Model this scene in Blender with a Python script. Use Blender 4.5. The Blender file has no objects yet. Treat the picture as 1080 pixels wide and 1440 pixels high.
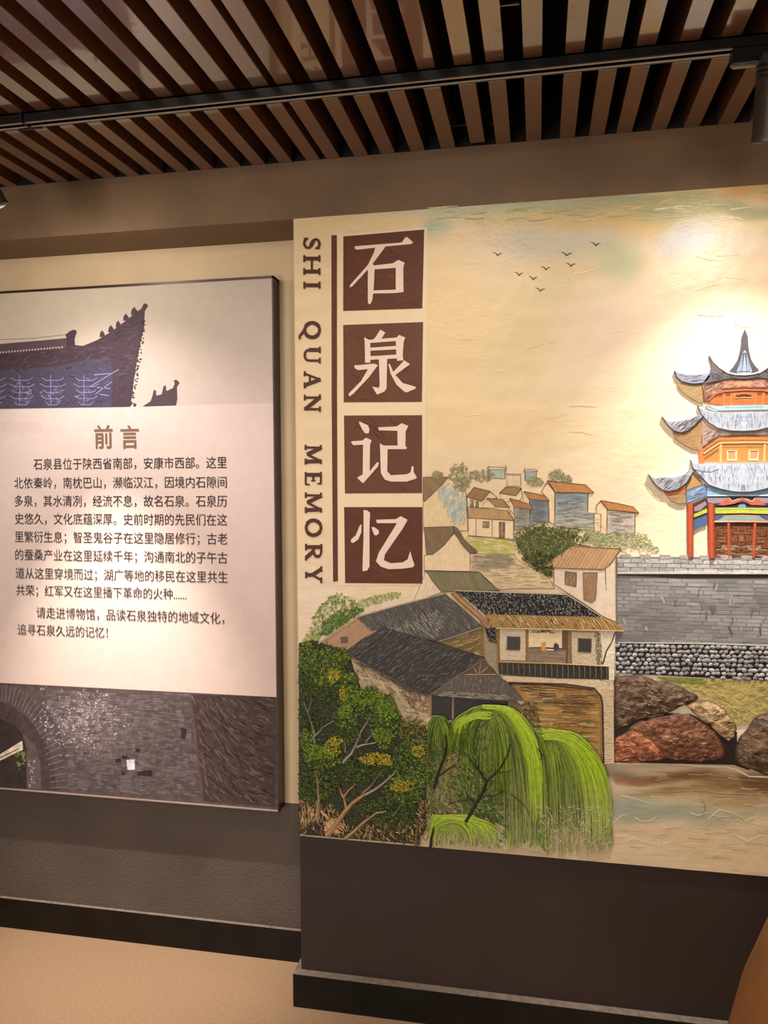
import bpy, bmesh, math, random
import numpy as np
from mathutils import Vector, Matrix, noise as mnoise

# ------------------------------------------------------------------ camera, world, lights, exposure
SC = bpy.context.scene
COL = SC.collection
FPX, H = 1096.69, 1.55
MC = np.array([[0.981032, 0.193771, -0.005339], [0.003361, -0.044540, -0.999002], [-0.193815, 0.980035, -0.044347]])
cam_d = bpy.data.cameras.new('camera')
cam = bpy.data.objects.new('camera', cam_d)
COL.objects.link(cam)
cam_d.sensor_fit = 'VERTICAL'
cam_d.sensor_height = 36.0
cam_d.lens = FPX * 36.0 / 1440.0
cam_d.clip_start = 0.02
cam.matrix_world = Matrix(((MC[0][0], -MC[1][0], -MC[2][0], 0), (MC[0][1], -MC[1][1], -MC[2][1], 0), (MC[0][2], -MC[1][2], -MC[2][2], H), (0, 0, 0, 1)))
SC.camera = cam

vs = SC.view_settings
vs.view_transform = 'Standard'
vs.look = 'None'
vs.gamma = 1.0
vs.use_curve_mapping = False
vs.exposure = 0.33
world = bpy.data.worlds.new('world')
SC.world = world
world.use_nodes = True
world.node_tree.nodes['Background'].inputs[0].default_value = (1.0, 0.86, 0.70, 1)
world.node_tree.nodes['Background'].inputs[1].default_value = 0.10

def spot(name, loc, target, watts, deg, blend, color, radius=0.02):
    d = bpy.data.lights.new(name, 'SPOT')
    d.energy = watts; d.spot_size = math.radians(deg); d.spot_blend = blend; d.color = color; d.shadow_soft_size = radius
    o = bpy.data.objects.new(name, d); COL.objects.link(o)
    o.location = loc
    o.rotation_euler = (Vector(target) - Vector(loc)).to_track_quat('-Z', 'Y').to_euler()
    return o
def area(name, loc, target, watts, sx, sy, color):
    d = bpy.data.lights.new(name, 'AREA')
    d.shape = 'RECTANGLE'; d.size = sx; d.size_y = sy; d.energy = watts; d.color = color
    o = bpy.data.objects.new(name, d); COL.objects.link(o)
    o.location = loc
    o.rotation_euler = (Vector(target) - Vector(loc)).to_track_quat('-Z', 'Y').to_euler()
    return o
TRY = 1.745      # the two track spotlights carry their own light, see spotlight() below
spot('spot_lamp_light', (-0.30, 1.15, 2.40), (-0.10, 2.15, 1.15), 18, 110, 1.0, (1.0, 0.91, 0.80), 0.03)  # unseen spot off the track, lights the middle of the mural
area('ceiling_fill_light', (-1.2, 0.9, 2.40), (-1.25, 1.5, 0), 4, 0.25, 0.25, (1.0, 0.72, 0.46))  # added warm fill under the ceiling, brightens the floor
area('ceiling_fill_light', (0.3, -0.9, 2.40), (0.3, -0.6, 0), 30, 0.5, 0.5, (1.0, 0.84, 0.66))  # added ambient fill under the ceiling, behind the camera
area('added_back_fill', (-1.6, -3.1, 1.2), (-0.6, 2.1, 1.5), 88, 2.2, 2.0, (1.0, 0.93, 0.90))  # added ambient fill at the back wall, no doorway is there

# ------------------------------------------------------------------ photo measurement -> wall planes
D, DL, DP = 2.152, 2.340, 2.2835      # mural face, recessed wall, poster face
ZW = 2.44                              # underside of the slats
def onY(x, y, Y):
    r = MC.T @ np.array([(x - 540) / FPX, (y - 720) / FPX, 1.0])
    r = r * (Y / r[1])
    return Vector((float(r[0]), float(Y), float(r[2]) + H))
def proj(X, Y, Z):
    c = MC @ np.array([X, Y, Z - H])
    return c[0] / c[2] * FPX + 540, c[1] / c[2] * FPX + 720
def crop(ox, oy, s):
    return lambda pts: [(ox + x / s, oy + y / s) for x, y in pts]
CA = crop(400, 300, 3.6); CB = crop(400, 560, 3.6); C1 = crop(580, 620, 3.6); C2 = crop(420, 800, 3.6); C3 = crop(640, 800, 4.5)
C4 = crop(420, 960, 4.5); C5 = crop(600, 960, 3.857); C6 = crop(840, 440, 4.5); C7 = crop(840, 640, 4.5); C8 = crop(840, 860, 4.5)
P5 = crop(0, 360, 2.5714); P6 = crop(0, 780, 2.5714); C9 = crop(840, 1040, 4.5)
D1 = crop(960, 460, 9); D2 = crop(960, 580, 9); D3 = crop(960, 690, 9)

def lin(c):
    o = []
    for v in c[:3]:
        v = max(0.0, min(255.0, v)) / 255.0
        o.append(v / 12.92 if v <= 0.04045 else ((v + 0.055) / 1.055) ** 2.4)
    return tuple(o) + (1.0,)
def jit(c, a, rnd=random):
    k = rnd.uniform(-a, a)
    return tuple(v + k + rnd.uniform(-a, a) * 0.35 for v in c[:3])
def mixc(a, b, t):
    return tuple(a[i] * (1 - t) + b[i] * t for i in range(3))
def inside(p, poly):
    x, y = p; r = False; j = len(poly) - 1
    for i in range(len(poly)):
        xi, yi = poly[i]; xj, yj = poly[j]
        if (yi > y) != (yj > y) and x < (xj - xi) * (y - yi) / (yj - yi + 1e-12) + xi: r = not r
        j = i
    return r
def bbox(poly):
    xs = [p[0] for p in poly]; ys = [p[1] for p in poly]
    return min(xs), min(ys), max(xs), max(ys)

# ------------------------------------------------------------------ materials
def nodes_of(m):
    m.use_nodes = True
    return m.node_tree.nodes, m.node_tree.links, m.node_tree.nodes['Principled BSDF']
def material(name, color, rough=0.6, noise=0.08, nscale=12.0, bump=0.0, bscale=80.0, metal=0.0, spec=0.5, coat=0.0, stretch=(1, 1, 1), color2=None, bdist=0.002):
    m = bpy.data.materials.new(name); n, l, b = nodes_of(m)
    tc = n.new('ShaderNodeTexCoord'); mp = n.new('ShaderNodeMapping'); mp.inputs['Scale'].default_value = stretch
    l.new(tc.outputs['Object'], mp.inputs['Vector'])
    ns = n.new('ShaderNodeTexNoise'); ns.inputs['Scale'].default_value = nscale; ns.inputs['Detail'].default_value = 6
    l.new(mp.outputs[0], ns.inputs['Vector'])
    rp = n.new('ShaderNodeValToRGB')
    c = lin(color); c2 = lin(color2) if color2 else None
    lo = tuple(v * (1 - noise * 2.2) for v in c[:3]) + (1,)
    hi = c2 if c2 else tuple(min(1, v * (1 + noise * 2.2)) for v in c[:3]) + (1,)
    rp.color_ramp.elements[0].position = 0.3; rp.color_ramp.elements[0].color = lo
    rp.color_ramp.elements[1].position = 0.7; rp.color_ramp.elements[1].color = hi
    l.new(ns.outputs['Fac'], rp.inputs['Fac']); l.new(rp.outputs['Color'], b.inputs['Base Color'])
    b.inputs['Roughness'].default_value = rough; b.inputs['Metallic'].default_value = metal
    b.inputs['Specular IOR Level'].default_value = spec; b.inputs['Coat Weight'].default_value = coat
    if bump:
        n2 = n.new('ShaderNodeTexNoise'); n2.inputs['Scale'].default_value = bscale; n2.inputs['Detail'].default_value = 8
        l.new(mp.outputs[0], n2.inputs['Vector'])
        bp = n.new('ShaderNodeBump'); bp.inputs['Strength'].default_value = bump; bp.inputs['Distance'].default_value = bdist
        l.new(n2.outputs['Fac'], bp.inputs['Height']); l.new(bp.outputs['Normal'], b.inputs['Normal'])
    return m
def paint_material(name, rough=0.45, var=0.12, nscale=40.0, bump=0.3, bscale=90.0, spec=0.5, stretch=(1, 1, 1), bdist=0.002):
    m = bpy.data.materials.new(name); n, l, b = nodes_of(m)
    at = n.new('ShaderNodeAttribute'); at.attribute_name = 'Col'
    tc = n.new('ShaderNodeTexCoord'); mp = n.new('ShaderNodeMapping'); mp.inputs['Scale'].default_value = stretch
    l.new(tc.outputs['Object'], mp.inputs['Vector'])
    ns = n.new('ShaderNodeTexNoise'); ns.inputs['Scale'].default_value = nscale; ns.inputs['Detail'].default_value = 7; ns.inputs['Roughness'].default_value = 0.65
    l.new(mp.outputs[0], ns.inputs['Vector'])
    mr = n.new('ShaderNodeMapRange'); mr.inputs['From Min'].default_value = 0.25; mr.inputs['From Max'].default_value = 0.75
    mr.inputs['To Min'].default_value = 1 - var; mr.inputs['To Max'].default_value = 1 + var
    l.new(ns.outputs['Fac'], mr.inputs['Value'])
    vm = n.new('ShaderNodeVectorMath'); vm.operation = 'SCALE'
    l.new(at.outputs['Color'], vm.inputs[0]); l.new(mr.outputs[0], vm.inputs['Scale'])
    l.new(vm.outputs[0], b.inputs['Base Color'])
    b.inputs['Roughness'].default_value = rough; b.inputs['Specular IOR Level'].default_value = spec
    if bump:
        n2 = n.new('ShaderNodeTexNoise'); n2.inputs['Scale'].default_value = bscale; n2.inputs['Detail'].default_value = 8; n2.inputs['Roughness'].default_value = 0.6
        l.new(mp.outputs[0], n2.inputs['Vector'])
        bp = n.new('ShaderNodeBump'); bp.inputs['Strength'].default_value = bump; bp.inputs['Distance'].default_value = bdist
        l.new(n2.outputs['Fac'], bp.inputs['Height']); l.new(bp.outputs['Normal'], b.inputs['Normal'])
    return m
M = {
    'taupe': material('brown_wall_paint', (122, 97, 70), 0.62, 0.08, 5, 0.35, 70),
    'wainscot': material('dark_brown_wainscot_paint', (84, 74, 65), 0.5, 0.08, 4, 1.0, 170, bdist=0.003),
    'wainscot_smooth': material('smooth_dark_brown_paint', (45, 31, 25), 0.5, 0.10, 3, 0.12, 40),
    'beige': material('beige_wall_paint', (224, 200, 160), 0.6, 0.03, 6, 0.15, 120),
    'floor': material('tan_vinyl_floor', (162, 130, 100), 0.4, 0.04, 160, 0.0, 200, color2=(178, 146, 114)),
    'stone': material('black_polished_stone', (13, 12, 10), 0.25, 0.3, 14, 0.05, 60, spec=0.3),
    'slat': material('brown_laminate_slat', (122, 84, 56), 0.2, 0.07, 3, 0.03, 20, stretch=(6, 0.5, 6), spec=1.0, coat=1.0),
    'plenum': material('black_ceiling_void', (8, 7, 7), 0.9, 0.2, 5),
    'track': material('black_aluminium', (13, 12, 11), 0.4, 0.1, 20, spec=0.35),
    'strip': material('pale_conductor', (176, 164, 150), 0.35, 0.05, 20),
    'dust_lit': material('dusty_lit_ledge', (128, 114, 102), 0.8, 0.12, 60),  # dusty tone, pale also to stand in for light caught on the tops
    'grey': material('grey_aluminium', (120, 110, 98), 0.4, 0.08, 20, metal=0.5),
    'lens': material('lamp_lens', (200, 195, 180), 0.2, 0.05, 20),
    'housing': material('dark_grey_lamp_housing', (78, 71, 62), 0.42, 0.05, 20, metal=0.5),
    'frame': material('dark_bronze_frame', (66, 48, 44), 0.35, 0.08, 20, metal=0.35),
    'glint': material('painted_glint_metal', (190, 170, 158), 0.35, 0.05, 20, metal=0.5),  # paler than the frame, stands in for spotlight caught on its lip
    'jar': material('tan_glazed_pottery', (150, 98, 54), 0.5, 0.08, 6, 0.1, 40),
    'back': material('back_wall_paint', (120, 98, 76), 0.7, 0.06, 4),
    'steel': material('steel_hanger', (150, 145, 140), 0.35, 0.05, 20, metal=0.8),
    'sky': paint_material('painted_plaster_sky', 0.36, 0.045, 9, 0.35, 26, stretch=(1, 1, 1.7), bdist=0.006),
    'paint': paint_material('relief_paint', 0.45, 0.14, 60, 0.4, 160),
    'plaster': paint_material('relief_plaster_paint', 0.5, 0.14, 45, 0.8, 110, bdist=0.004),
    'rock': paint_material('painted_rock_relief', 0.42, 0.4, 60, 1.0, 90, bdist=0.006),
    'leaf': paint_material('leaf_paint', 0.6, 0.2, 80, 0.3, 160),
    'tile': paint_material('brown_title_paint', 0.5, 0.16, 14, 0.5, 30, spec=0.25, stretch=(1, 1, 1.3), bdist=0.004),
    'white': paint_material('cream_lettering_paint', 0.4, 0.03, 30, 0.15, 60),
    'print': paint_material('printed_panel_ink', 0.6, 0.05, 30, 0.0, spec=0.3),
    'print_rough': paint_material('printed_photo_ink', 0.6, 0.45, 55, 0.0, spec=0.3),
    'ink': material('dark_grey_ink', (66, 57, 56), 0.9, 0.02, 5, spec=0.05),
    'ink_brown': material('brown_ink', (138, 110, 94), 0.9, 0.02, 5, spec=0.05),
}

# ------------------------------------------------------------------ mesh helpers
def link(name, me, mat, parent=None, kind=None, label=None):
    o = bpy.data.objects.new(name, me); COL.objects.link(o)
    if mat is not None and not me.materials: me.materials.append(mat)
    if parent is not None: o.parent = parent
    if kind: o['kind'] = kind
    if label: o['label'] = label
    return o
class Box:
    """collects boxes, cylinders, lathes into one mesh in world coordinates"""
    def __init__(s): s.bm = bmesh.new()
    def box(s, x0, x1, y0, y1, z0, z1, bevel=0.0):
        r = bmesh.ops.create_cube(s.bm, size=1.0)
        for v in r['verts']:
            v.co = Vector(((x0 + x1) / 2 + v.co.x * (x1 - x0), (y0 + y1) / 2 + v.co.y * (y1 - y0), (z0 + z1) / 2 + v.co.z * (z1 - z0)))
        if bevel:
            ed = list({e for v in r['verts'] for e in v.link_edges})
            bmesh.ops.bevel(s.bm, geom=ed, offset=bevel, segments=2, affect='EDGES', clamp_overlap=True)
        return s
    def lathe(s, prof, origin=(0, 0, 0), axis=(0, 0, 1), seg=32):
        q = Vector((0, 0, 1)).rotation_difference(Vector(axis).normalized())
        rings = []
        for r, t in prof:
            ring = []
            for k in range(seg):
                a = 2 * math.pi * k / seg
                ring.append(s.bm.verts.new(Vector(origin) + q @ Vector((r * math.cos(a), r * math.sin(a), t))))
            rings.append(ring)
        for a, b in zip(rings, rings[1:]):
            for k in range(seg): s.bm.faces.new((a[k], a[(k + 1) % seg], b[(k + 1) % seg], b[k]))
        for ring, rv in ((rings[0], True), (rings[-1], False)):
            s.bm.faces.new(list(reversed(ring)) if rv else ring)
        return s
    def build(s, name, mat, parent=None, kind=None, label=None, smooth=False):
        me = bpy.data.meshes.new(name)
        bmesh.ops.recalc_face_normals(s.bm, faces=s.bm.faces)
        s.bm.to_mesh(me); s.bm.free()
        if smooth:
            for p in me.polygons: p.use_smooth = True
            try: me.set_sharp_from_angle(angle=math.radians(40))
            except Exception: pass
        return link(name, me, mat, parent, kind, label)

MIRX = None
HS = 1.0; CG = 1.0
class Paint:
    """painted relief pieces lying on a wall plane, each a thin raised shape with its own colour"""
    def __init__(s, Y, seed=1, edge=None):
        s.Y = Y; s.v = []; s.f = []; s.c = []; s.r = random.Random(seed); s.mir = []
        s.hs = HS; s.sm = []; s.twin = False
    def P(s, p, h): return onY(p[0], p[1], s.Y - h)
    def W(s, p, h):
        w = onY(p[0], p[1], s.Y); w.y = s.Y - h * s.hs
        if MIRX is not None and abs(w.x - MIRX) < .0042: w.x = MIRX
        return w
    def add(s, pts3, faces, cols, smooth=False):
        if CG != 1.0: cols = [(c[0] * CG, c[1] * CG, c[2] * CG, 1.0) for c in cols]
        b = len(s.v)
        s.v += [tuple(p) for p in pts3]; s.f += [tuple(b + i for i in f) for f in faces]; s.c += cols
        s.sm += [smooth] * len(faces)
        if MIRX is not None and not s.twin:
            b = len(s.v)
            s.v += [(2 * MIRX - p[0], p[1], p[2]) for p in pts3]; s.f += [tuple(b + i for i in reversed(f)) for f in faces]; s.c += cols
            s.sm += [smooth] * len(faces)
    def slab(s, poly, col, h, base=-0.0005, side=None):
        n = len(poly); top = [s.W(p, h) for p in poly]; bot = [s.W(p, base) for p in poly]
        cl = lin(col) if not isinstance(col, list) else None
        sc = lin(side) if side else cl
        cols = ([cl] * n if cl else [lin(c) for c in col])
        faces = [tuple(range(n))]
        s.add(top, faces, cols)
        s.add(top + bot, [(i, (i + 1) % n, n + (i + 1) % n, n + i) for i in range(n)], ([sc] * (2 * n) if sc else cols + cols))
        return s
    def grad(s, poly, c0, c1, h, base=-0.0005):   # vertical two-tone paint
        x0, y0, x1, y1 = bbox(poly)
        return s.slab(poly, [mixc(c0, c1, (p[1] - y0) / (y1 - y0 + 1e-9)) for p in poly], h, base)
    def line(s, pts, w, col, h, w1=None, base=None):
        if len(pts) < 2: return s
        w1 = w if w1 is None else w1
        n = len(pts); L = []; R_ = []
        for i, p in enumerate(pts):
            a = pts[max(0, i - 1)]; b = pts[min(n - 1, i + 1)]
            dx, dy = b[0] - a[0], b[1] - a[1]; d = math.hypot(dx, dy) + 1e-9
            k = (w + (w1 - w) * i / (n - 1)) / 2
            L.append((p[0] - dy / d * k, p[1] + dx / d * k)); R_.append((p[0] + dy / d * k, p[1] - dx / d * k))
        c = lin(col)
        pts3 = [s.W(p, h) for p in L] + [s.W(p, h) for p in R_]
        s.add(pts3, [(i, i + 1, n + i + 1, n + i) for i in range(n - 1)], [c] * (2 * n))
        return s
    def ridge(s, pts, w, col, h0, h1, w1=None, col2=None):   # half-round raised stroke (branches, ribs)
        w1 = w if w1 is None else w1
        n = len(pts); rows = [[], [], []]
        for i, p in enumerate(pts):
            a = pts[max(0, i - 1)]; b = pts[min(n - 1, i + 1)]
            dx, dy = b[0] - a[0], b[1] - a[1]; d = math.hypot(dx, dy) + 1e-9
            k = (w + (w1 - w) * i / (n - 1)) / 2
            rows[0].append(s.W((p[0] - dy / d * k, p[1] + dx / d * k), h0))
            rows[1].append(s.W(p, h1)); rows[2].append(s.W((p[0] + dy / d * k, p[1] - dx / d * k), h0))
        c = lin(col); c2 = lin(col2) if col2 else c
        s.add(rows[0] + rows[1] + rows[2], [(i, i + 1, n + i + 1, n + i) for i in range(n - 1)] + [(n + i, n + i + 1, 2 * n + i + 1, 2 * n + i) for i in range(n - 1)], [c] * n + [c2] * n + [c] * n)
        return s
    def outline(s, poly, w, col, h, close=True):
        pts = list(poly) + ([poly[0]] if close else [])
        for a, b in zip(pts, pts[1:]):
            k = s.r.uniform(0.7, 1.3)
            m = ((a[0] + b[0]) / 2 + s.r.uniform(-.5, .5), (a[1] + b[1]) / 2 + s.r.uniform(-.5, .5))
            s.line([a, m, b], w * k, col, h, w * s.r.uniform(0.5, 1.1))
        return s
    def strokes(s, poly, n, ang, ln, w, cols, h, aj=0.15, jc=10, clip=True, hj=0.0006):
        x0, y0, x1, y1 = bbox(poly); k = 0; t = 0
        while k < n and t < n * 12:
            t += 1
            p = (s.r.uniform(x0, x1), s.r.uniform(y0, y1))
            if not inside(p, poly): continue
            a = ang(p) if callable(ang) else ang
            a += s.r.uniform(-aj, aj); L = ln * s.r.uniform(0.5, 1.3) / 2
            d = (math.cos(a), math.sin(a))
            e0 = (p[0] - d[0] * L, p[1] - d[1] * L); e1 = (p[0] + d[0] * L, p[1] + d[1] * L)
            if clip and not (inside(e0, poly) and inside(e1, poly)): continue
            bend = s.r.uniform(-.12, .12) * L
            mid = (p[0] - d[1] * bend, p[1] + d[0] * bend)
            ww = w * s.r.uniform(0.5, 1.4)
            s.line([e0, mid, e1], ww * .8, jit(s.r.choice(cols), jc, s.r), h + s.r.uniform(0, hj), ww * .5)
            k += 1
        return s
    def ribs(s, poly, d, pitch, w, col, h0, h1, col2=None, jc=10, wob=0.3):
        """raised parallel ribs clipped to a polygon, running along direction d"""
        dl = math.hypot(*d); d = (d[0] / dl, d[1] / dl); nrm = (-d[1], d[0])
        t = [p[0] * nrm[0] + p[1] * nrm[1] for p in poly]; a = min(t) + pitch * .5
        while a < max(t):
            hit = []
            for i in range(len(poly)):
                p, q = poly[i], poly[(i + 1) % len(poly)]
                tp = p[0] * nrm[0] + p[1] * nrm[1] - a; tq = q[0] * nrm[0] + q[1] * nrm[1] - a
                if (tp > 0) != (tq > 0):
                    k = tp / (tp - tq); hit.append(((p[0] + (q[0] - p[0]) * k) * d[0] + (p[1] + (q[1] - p[1]) * k) * d[1]))
            hit.sort()
            for u, v in zip(hit[::2], hit[1::2]):
                if v - u < 2: continue
                m = max(2, int((v - u) / 8) + 1)
                pts = []
                for i in range(m + 1):
                    k = u + (v - u) * i / m; wv = s.r.uniform(-wob, wob) if 0 < i < m else 0
                    pts.append((d[0] * k + nrm[0] * (a + wv), d[1] * k + nrm[1] * (a + wv)))
                s.ridge(pts, w, jit(col, jc, s.r), h0, h1, None, jit(col2 or col, jc, s.r))
            a += pitch * s.r.uniform(0.88, 1.12)
        return s
    def dome(s, poly, hmax, colf, h0=0.0, N=56, K=12, bump=0.3, power=0.5, center=None):
        """rounded relief lump with a lumpy surface"""
        L = [0.0]
        P_ = list(poly) + [poly[0]]
        for a, b in zip(P_, P_[1:]): L.append(L[-1] + math.hypot(b[0] - a[0], b[1] - a[1]))
        ring = []; j = 0
        for k in range(N):
            t = L[-1] * k / N
            while L[j + 1] < t: j += 1
            u = (t - L[j]) / (L[j + 1] - L[j] + 1e-9)
            ring.append((P_[j][0] * (1 - u) + P_[j + 1][0] * u, P_[j][1] * (1 - u) + P_[j + 1][1] * u))
        ring = [tuple((ring[(i - 1) % N][c] + 2 * ring[i][c] + ring[(i + 1) % N][c]) / 4 for c in (0, 1)) for i in range(N)]
        ring = [(a + 2.6 * mnoise.noise(Vector((a * .11, b * .11, s.r.random() * 0))), b + 2.6 * mnoise.noise(Vector((a * .11, b * .11, 7.3)))) for a, b in ring] if hmax > .01 else ring
        cx, cy = center if center else (sum(p[0] for p in ring) / N, sum(p[1] for p in ring) / N)
        ph = [s.r.uniform(0, 6.28) for _ in range(10)]
        def nz(x, y):
            v = mnoise.fractal(Vector((x * .035 + ph[0] * 9, y * .055 + ph[1] * 9, ph[2])), .75, 2.1, 6) * 1.5
            return v + .5 * abs(mnoise.noise(Vector((x * .12 + ph[3] * 5, y * .16, ph[4])))) - .15
        def surf(x, y):
            a_ = math.atan2(y - cy, x - cx); best = min(ring, key=lambda g: abs((math.atan2(g[1] - cy, g[0] - cx) - a_ + math.pi) % (2 * math.pi) - math.pi))
            t_ = math.hypot(x - cx, y - cy) / (math.hypot(best[0] - cx, best[1] - cy) + 1e-9)
            if t_ > .97: return None
            return h0 + hmax * (max(0.0, 1 - t_ ** 2.4)) ** power * (1 + bump * nz(x, y) * (1 - t_ ** 4))
        s.surf = surf
        pts, cols, faces = [], [], []
        for i in range(K):
            t = 1 - i / K
            for (x, y) in ring:
                px, py = cx + (x - cx) * t, cy + (y - cy) * t
                hh = h0 + hmax * (max(0.0, 1 - t ** 2.4)) ** power * (1 + bump * nz(px, py) * (1 - t ** 4))
                pts.append(s.W((px, py), max(hh, h0)))
                cols.append(lin(colf(px, py, 1.1 * mnoise.fractal(Vector((px * .10 + py * .04 + ph[5], py * .20, ph[6])), .6, 2.2, 6), t)))
        pts.append(s.W((cx, cy), h0 + hmax * (1 + bump * nz(cx, cy)))); cols.append(lin(colf(cx, cy, 0, 0)))
        for i in range(K - 1):
            for k in range(N):
                faces.append((i * N + k, i * N + (k + 1) % N, (i + 1) * N + (k + 1) % N, (i + 1) * N + k))
        for k in range(N): faces.append(((K - 1) * N + k, (K - 1) * N + (k + 1) % N, K * N))
        s.add(pts, faces, cols, True)
        return s
    def leaves(s, poly, n, size, cols, h, hj=0.006, ang=None, jc=14, fade=None):
        x0, y0, x1, y1 = bbox(poly); k = 0; t = 0
        while k < n and t < n * 10:
            t += 1
            p = (s.r.uniform(x0, x1), s.r.uniform(y0, y1))
            if not inside(p, poly): continue
            if fade and s.r.random() > fade(p): continue
            a = s.r.uniform(0, 6.28) if ang is None else ang + s.r.uniform(-.5, .5)
            L = size * s.r.uniform(0.5, 1.4); w = L * s.r.uniform(.3, .55)
            d = (math.cos(a), math.sin(a)); c = lin(jit(s.r.choice(cols), jc, s.r)); hh = h + s.r.uniform(0, hj); tl = s.r.uniform(0, .0015)
            q = [(p[0] - d[0] * L, p[1] - d[1] * L), (p[0] - d[1] * w, p[1] + d[0] * w), (p[0] + d[0] * L, p[1] + d[1] * L), (p[0] + d[1] * w, p[1] - d[0] * w)]
            s.add([s.W(q[0], hh), s.W(q[1], hh + tl), s.W(q[2], hh), s.W(q[3], hh + .0012)], [(0, 1, 2, 3)], [c] * 4)
            k += 1
        return s
    def build(s, name, mat, parent=None, kind=None, label=None):
        me = bpy.data.meshes.new(name)
        me.from_pydata(s.v, [], s.f)
        at = me.color_attributes.new('Col', 'FLOAT_COLOR', 'POINT')
        at.data.foreach_set('color', np.array(s.c, dtype=np.float32).ravel())
        me.polygons.foreach_set('use_smooth', s.sm)
        me.update()
        return link(name, me, mat, parent, kind, label)
def empty(name, loc, label=None, cat=None, group=None):
    o = bpy.data.objects.new(name, None); COL.objects.link(o); o.location = loc; o.empty_display_size = 0.1
    if label: o['label'] = label
    if cat: o['category'] = cat
    if group: o['group'] = group
    return o
def tag(o, label, cat, group=None):
    o['label'] = label; o['category'] = cat
    if group: o['group'] = group
    return o
def keep(o, parent):       # parent without moving (world coordinates in the mesh)
    bpy.context.view_layer.update()
    o.parent = parent; o.matrix_parent_inverse = parent.matrix_world.inverted()
    return o

# ------------------------------------------------------------------ room shell
XL, XR, YB = -3.6, 3.6, -3.2
SEAM = -0.682           # where the projecting mural wall begins
Box().box(XL, XR, YB, DL + 0.2, -0.05, 0.0).build('floor', M['floor'], kind='structure')
ceil = Box().box(XL, XR, YB, DL + 0.2, 2.62, 2.70).build('ceiling', M['plenum'], kind='structure')
# recessed wall on the left: beige above the dado line, dark brown below
wl = Box().box(XL, SEAM, DL, DL + 0.2, 0.513, 2.62).build('wall_front_left', M['beige'], kind='structure')
wl2 = Box().box(XL, SEAM, DL - 0.0005, DL + 0.2, 0.0, 0.513).build('wainscot_panel', M['wainscot'], wl)
wm = Box().box(SEAM, XR, D, DL + 0.2, 0.0, 2.62).build('wall_front', M['wainscot_smooth'], kind='structure')
Box().box(XL, SEAM, D - 0.0005, DL, 2.282, 2.4412).box(SEAM, XR, D - 0.0008, D + 0.02, 2.279, 2.4412).build('trim_1', M['taupe'], kind='structure')
Box().box(XL - 0.1, XL, YB, DL + 0.2, 0, 2.62).build('wall_left', M['back'], kind='structure')
Box().box(XR, XR + 0.1, YB, DL + 0.2, 0, 2.62).build('wall_right', M['back'], kind='structure')
Box().box(XL, XR, YB - 0.1, YB, 0, 2.62).build('wall_back', M['back'], kind='structure')
bl = Box().box(XL, SEAM - 0.018, DL - 0.012, DL, 0, 0.1035, 0.001).build('baseboard_left', M['stone'], kind='structure')
Box().box(XL, SEAM - 0.018, DL - 0.0115, DL, 0.1033, 0.1043).build('dusty_lit_top_edge', M['dust_lit'], bl)
br = Box().box(SEAM - 0.018, XR, D - 0.026, D, 0, 0.0985, 0.001).box(SEAM - 0.018, SEAM, D, DL, 0, 0.0985).build('baseboard_right', M['stone'], kind='structure')
Box().box(SEAM - 0.0175, XR, D - 0.0255, D, 0.0983, 0.0993).box(SEAM - 0.0175, SEAM, D, DL, 0.0983, 0.0993).build('dusty_lit_top_edge', M['dust_lit'], br)
Box().box(XL, XR, D - 0.0012, D + 0.001, 2.4414, 2.62).build('void_dark_sheet', M['plenum'], ceil)  # black sheet standing in for the dark void behind the slat gaps
# ceiling slats: measured edges for those in view, the same irregular rhythm beyond
SL = [(-1.592, -1.552), (-1.492, -1.452), (-1.419, -1.38), (-1.345, -1.306), (-1.265, -1.227), (-1.19, -1.151), (-1.112, -1.075), (-1.034, -0.995),
      (-0.957, -0.918), (-0.874, -0.836), (-0.8, -0.763), (-0.721, -0.682), (-0.641, -0.602), (-0.584, -0.544), (-0.503, -0.464), (-0.428, -0.388),
      (-0.345, -0.306), (-0.261, -0.223), (-0.181, -0.142), (-0.114, -0.074), (-0.034, 0.005), (0.053, 0.091), (0.128, 0.166), (0.197, 0.235),
      (0.282, 0.32), (0.362, 0.4)]
rs = random.Random(4)
x = SL[0][0]
while x > -2.9:
    x -= rs.choice((0.072, 0.078, 0.083, 0.1)); SL.insert(0, (x, x + 0.039))
x = SL[-1][0]
while x < 2.0:
    x += rs.choice((0.07, 0.076, 0.082, 0.085)); SL.append((x, x + 0.039))
sm0 = None
for i, (a, b) in enumerate(SL):
    short = 0.02 if abs(a + 0.181) < 1e-6 else 0.0
    if short or sm0 is None:
        bx = Box().box(-0.0195, 0.0195, YB, D - 0.002 - short, ZW, ZW + 0.09, 0.001)
        o = bx.build('slat', M['slat'], ceil)
        if not short: sm0 = o.data
    else:
        o = link('slat', sm0, None, ceil)
    o.location.x = (a + b) / 2
# steel hangers seen in the dark gaps between slats
for hx, hy in ((-0.375, 1.48), (-0.07, 1.60), (0.13, 1.46), (0.25, 1.44), (-0.22, 2.11), (-0.10, 2.12)):
    Box().box(hx - 0.03, hx + 0.03, hy, hy + 0.004, ZW + 0.04, ZW + 0.044).box(hx - .001, hx + .001, hy, hy + .003, ZW + .04, 2.62).build('hanger_wire', M['steel'], ceil)

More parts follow.
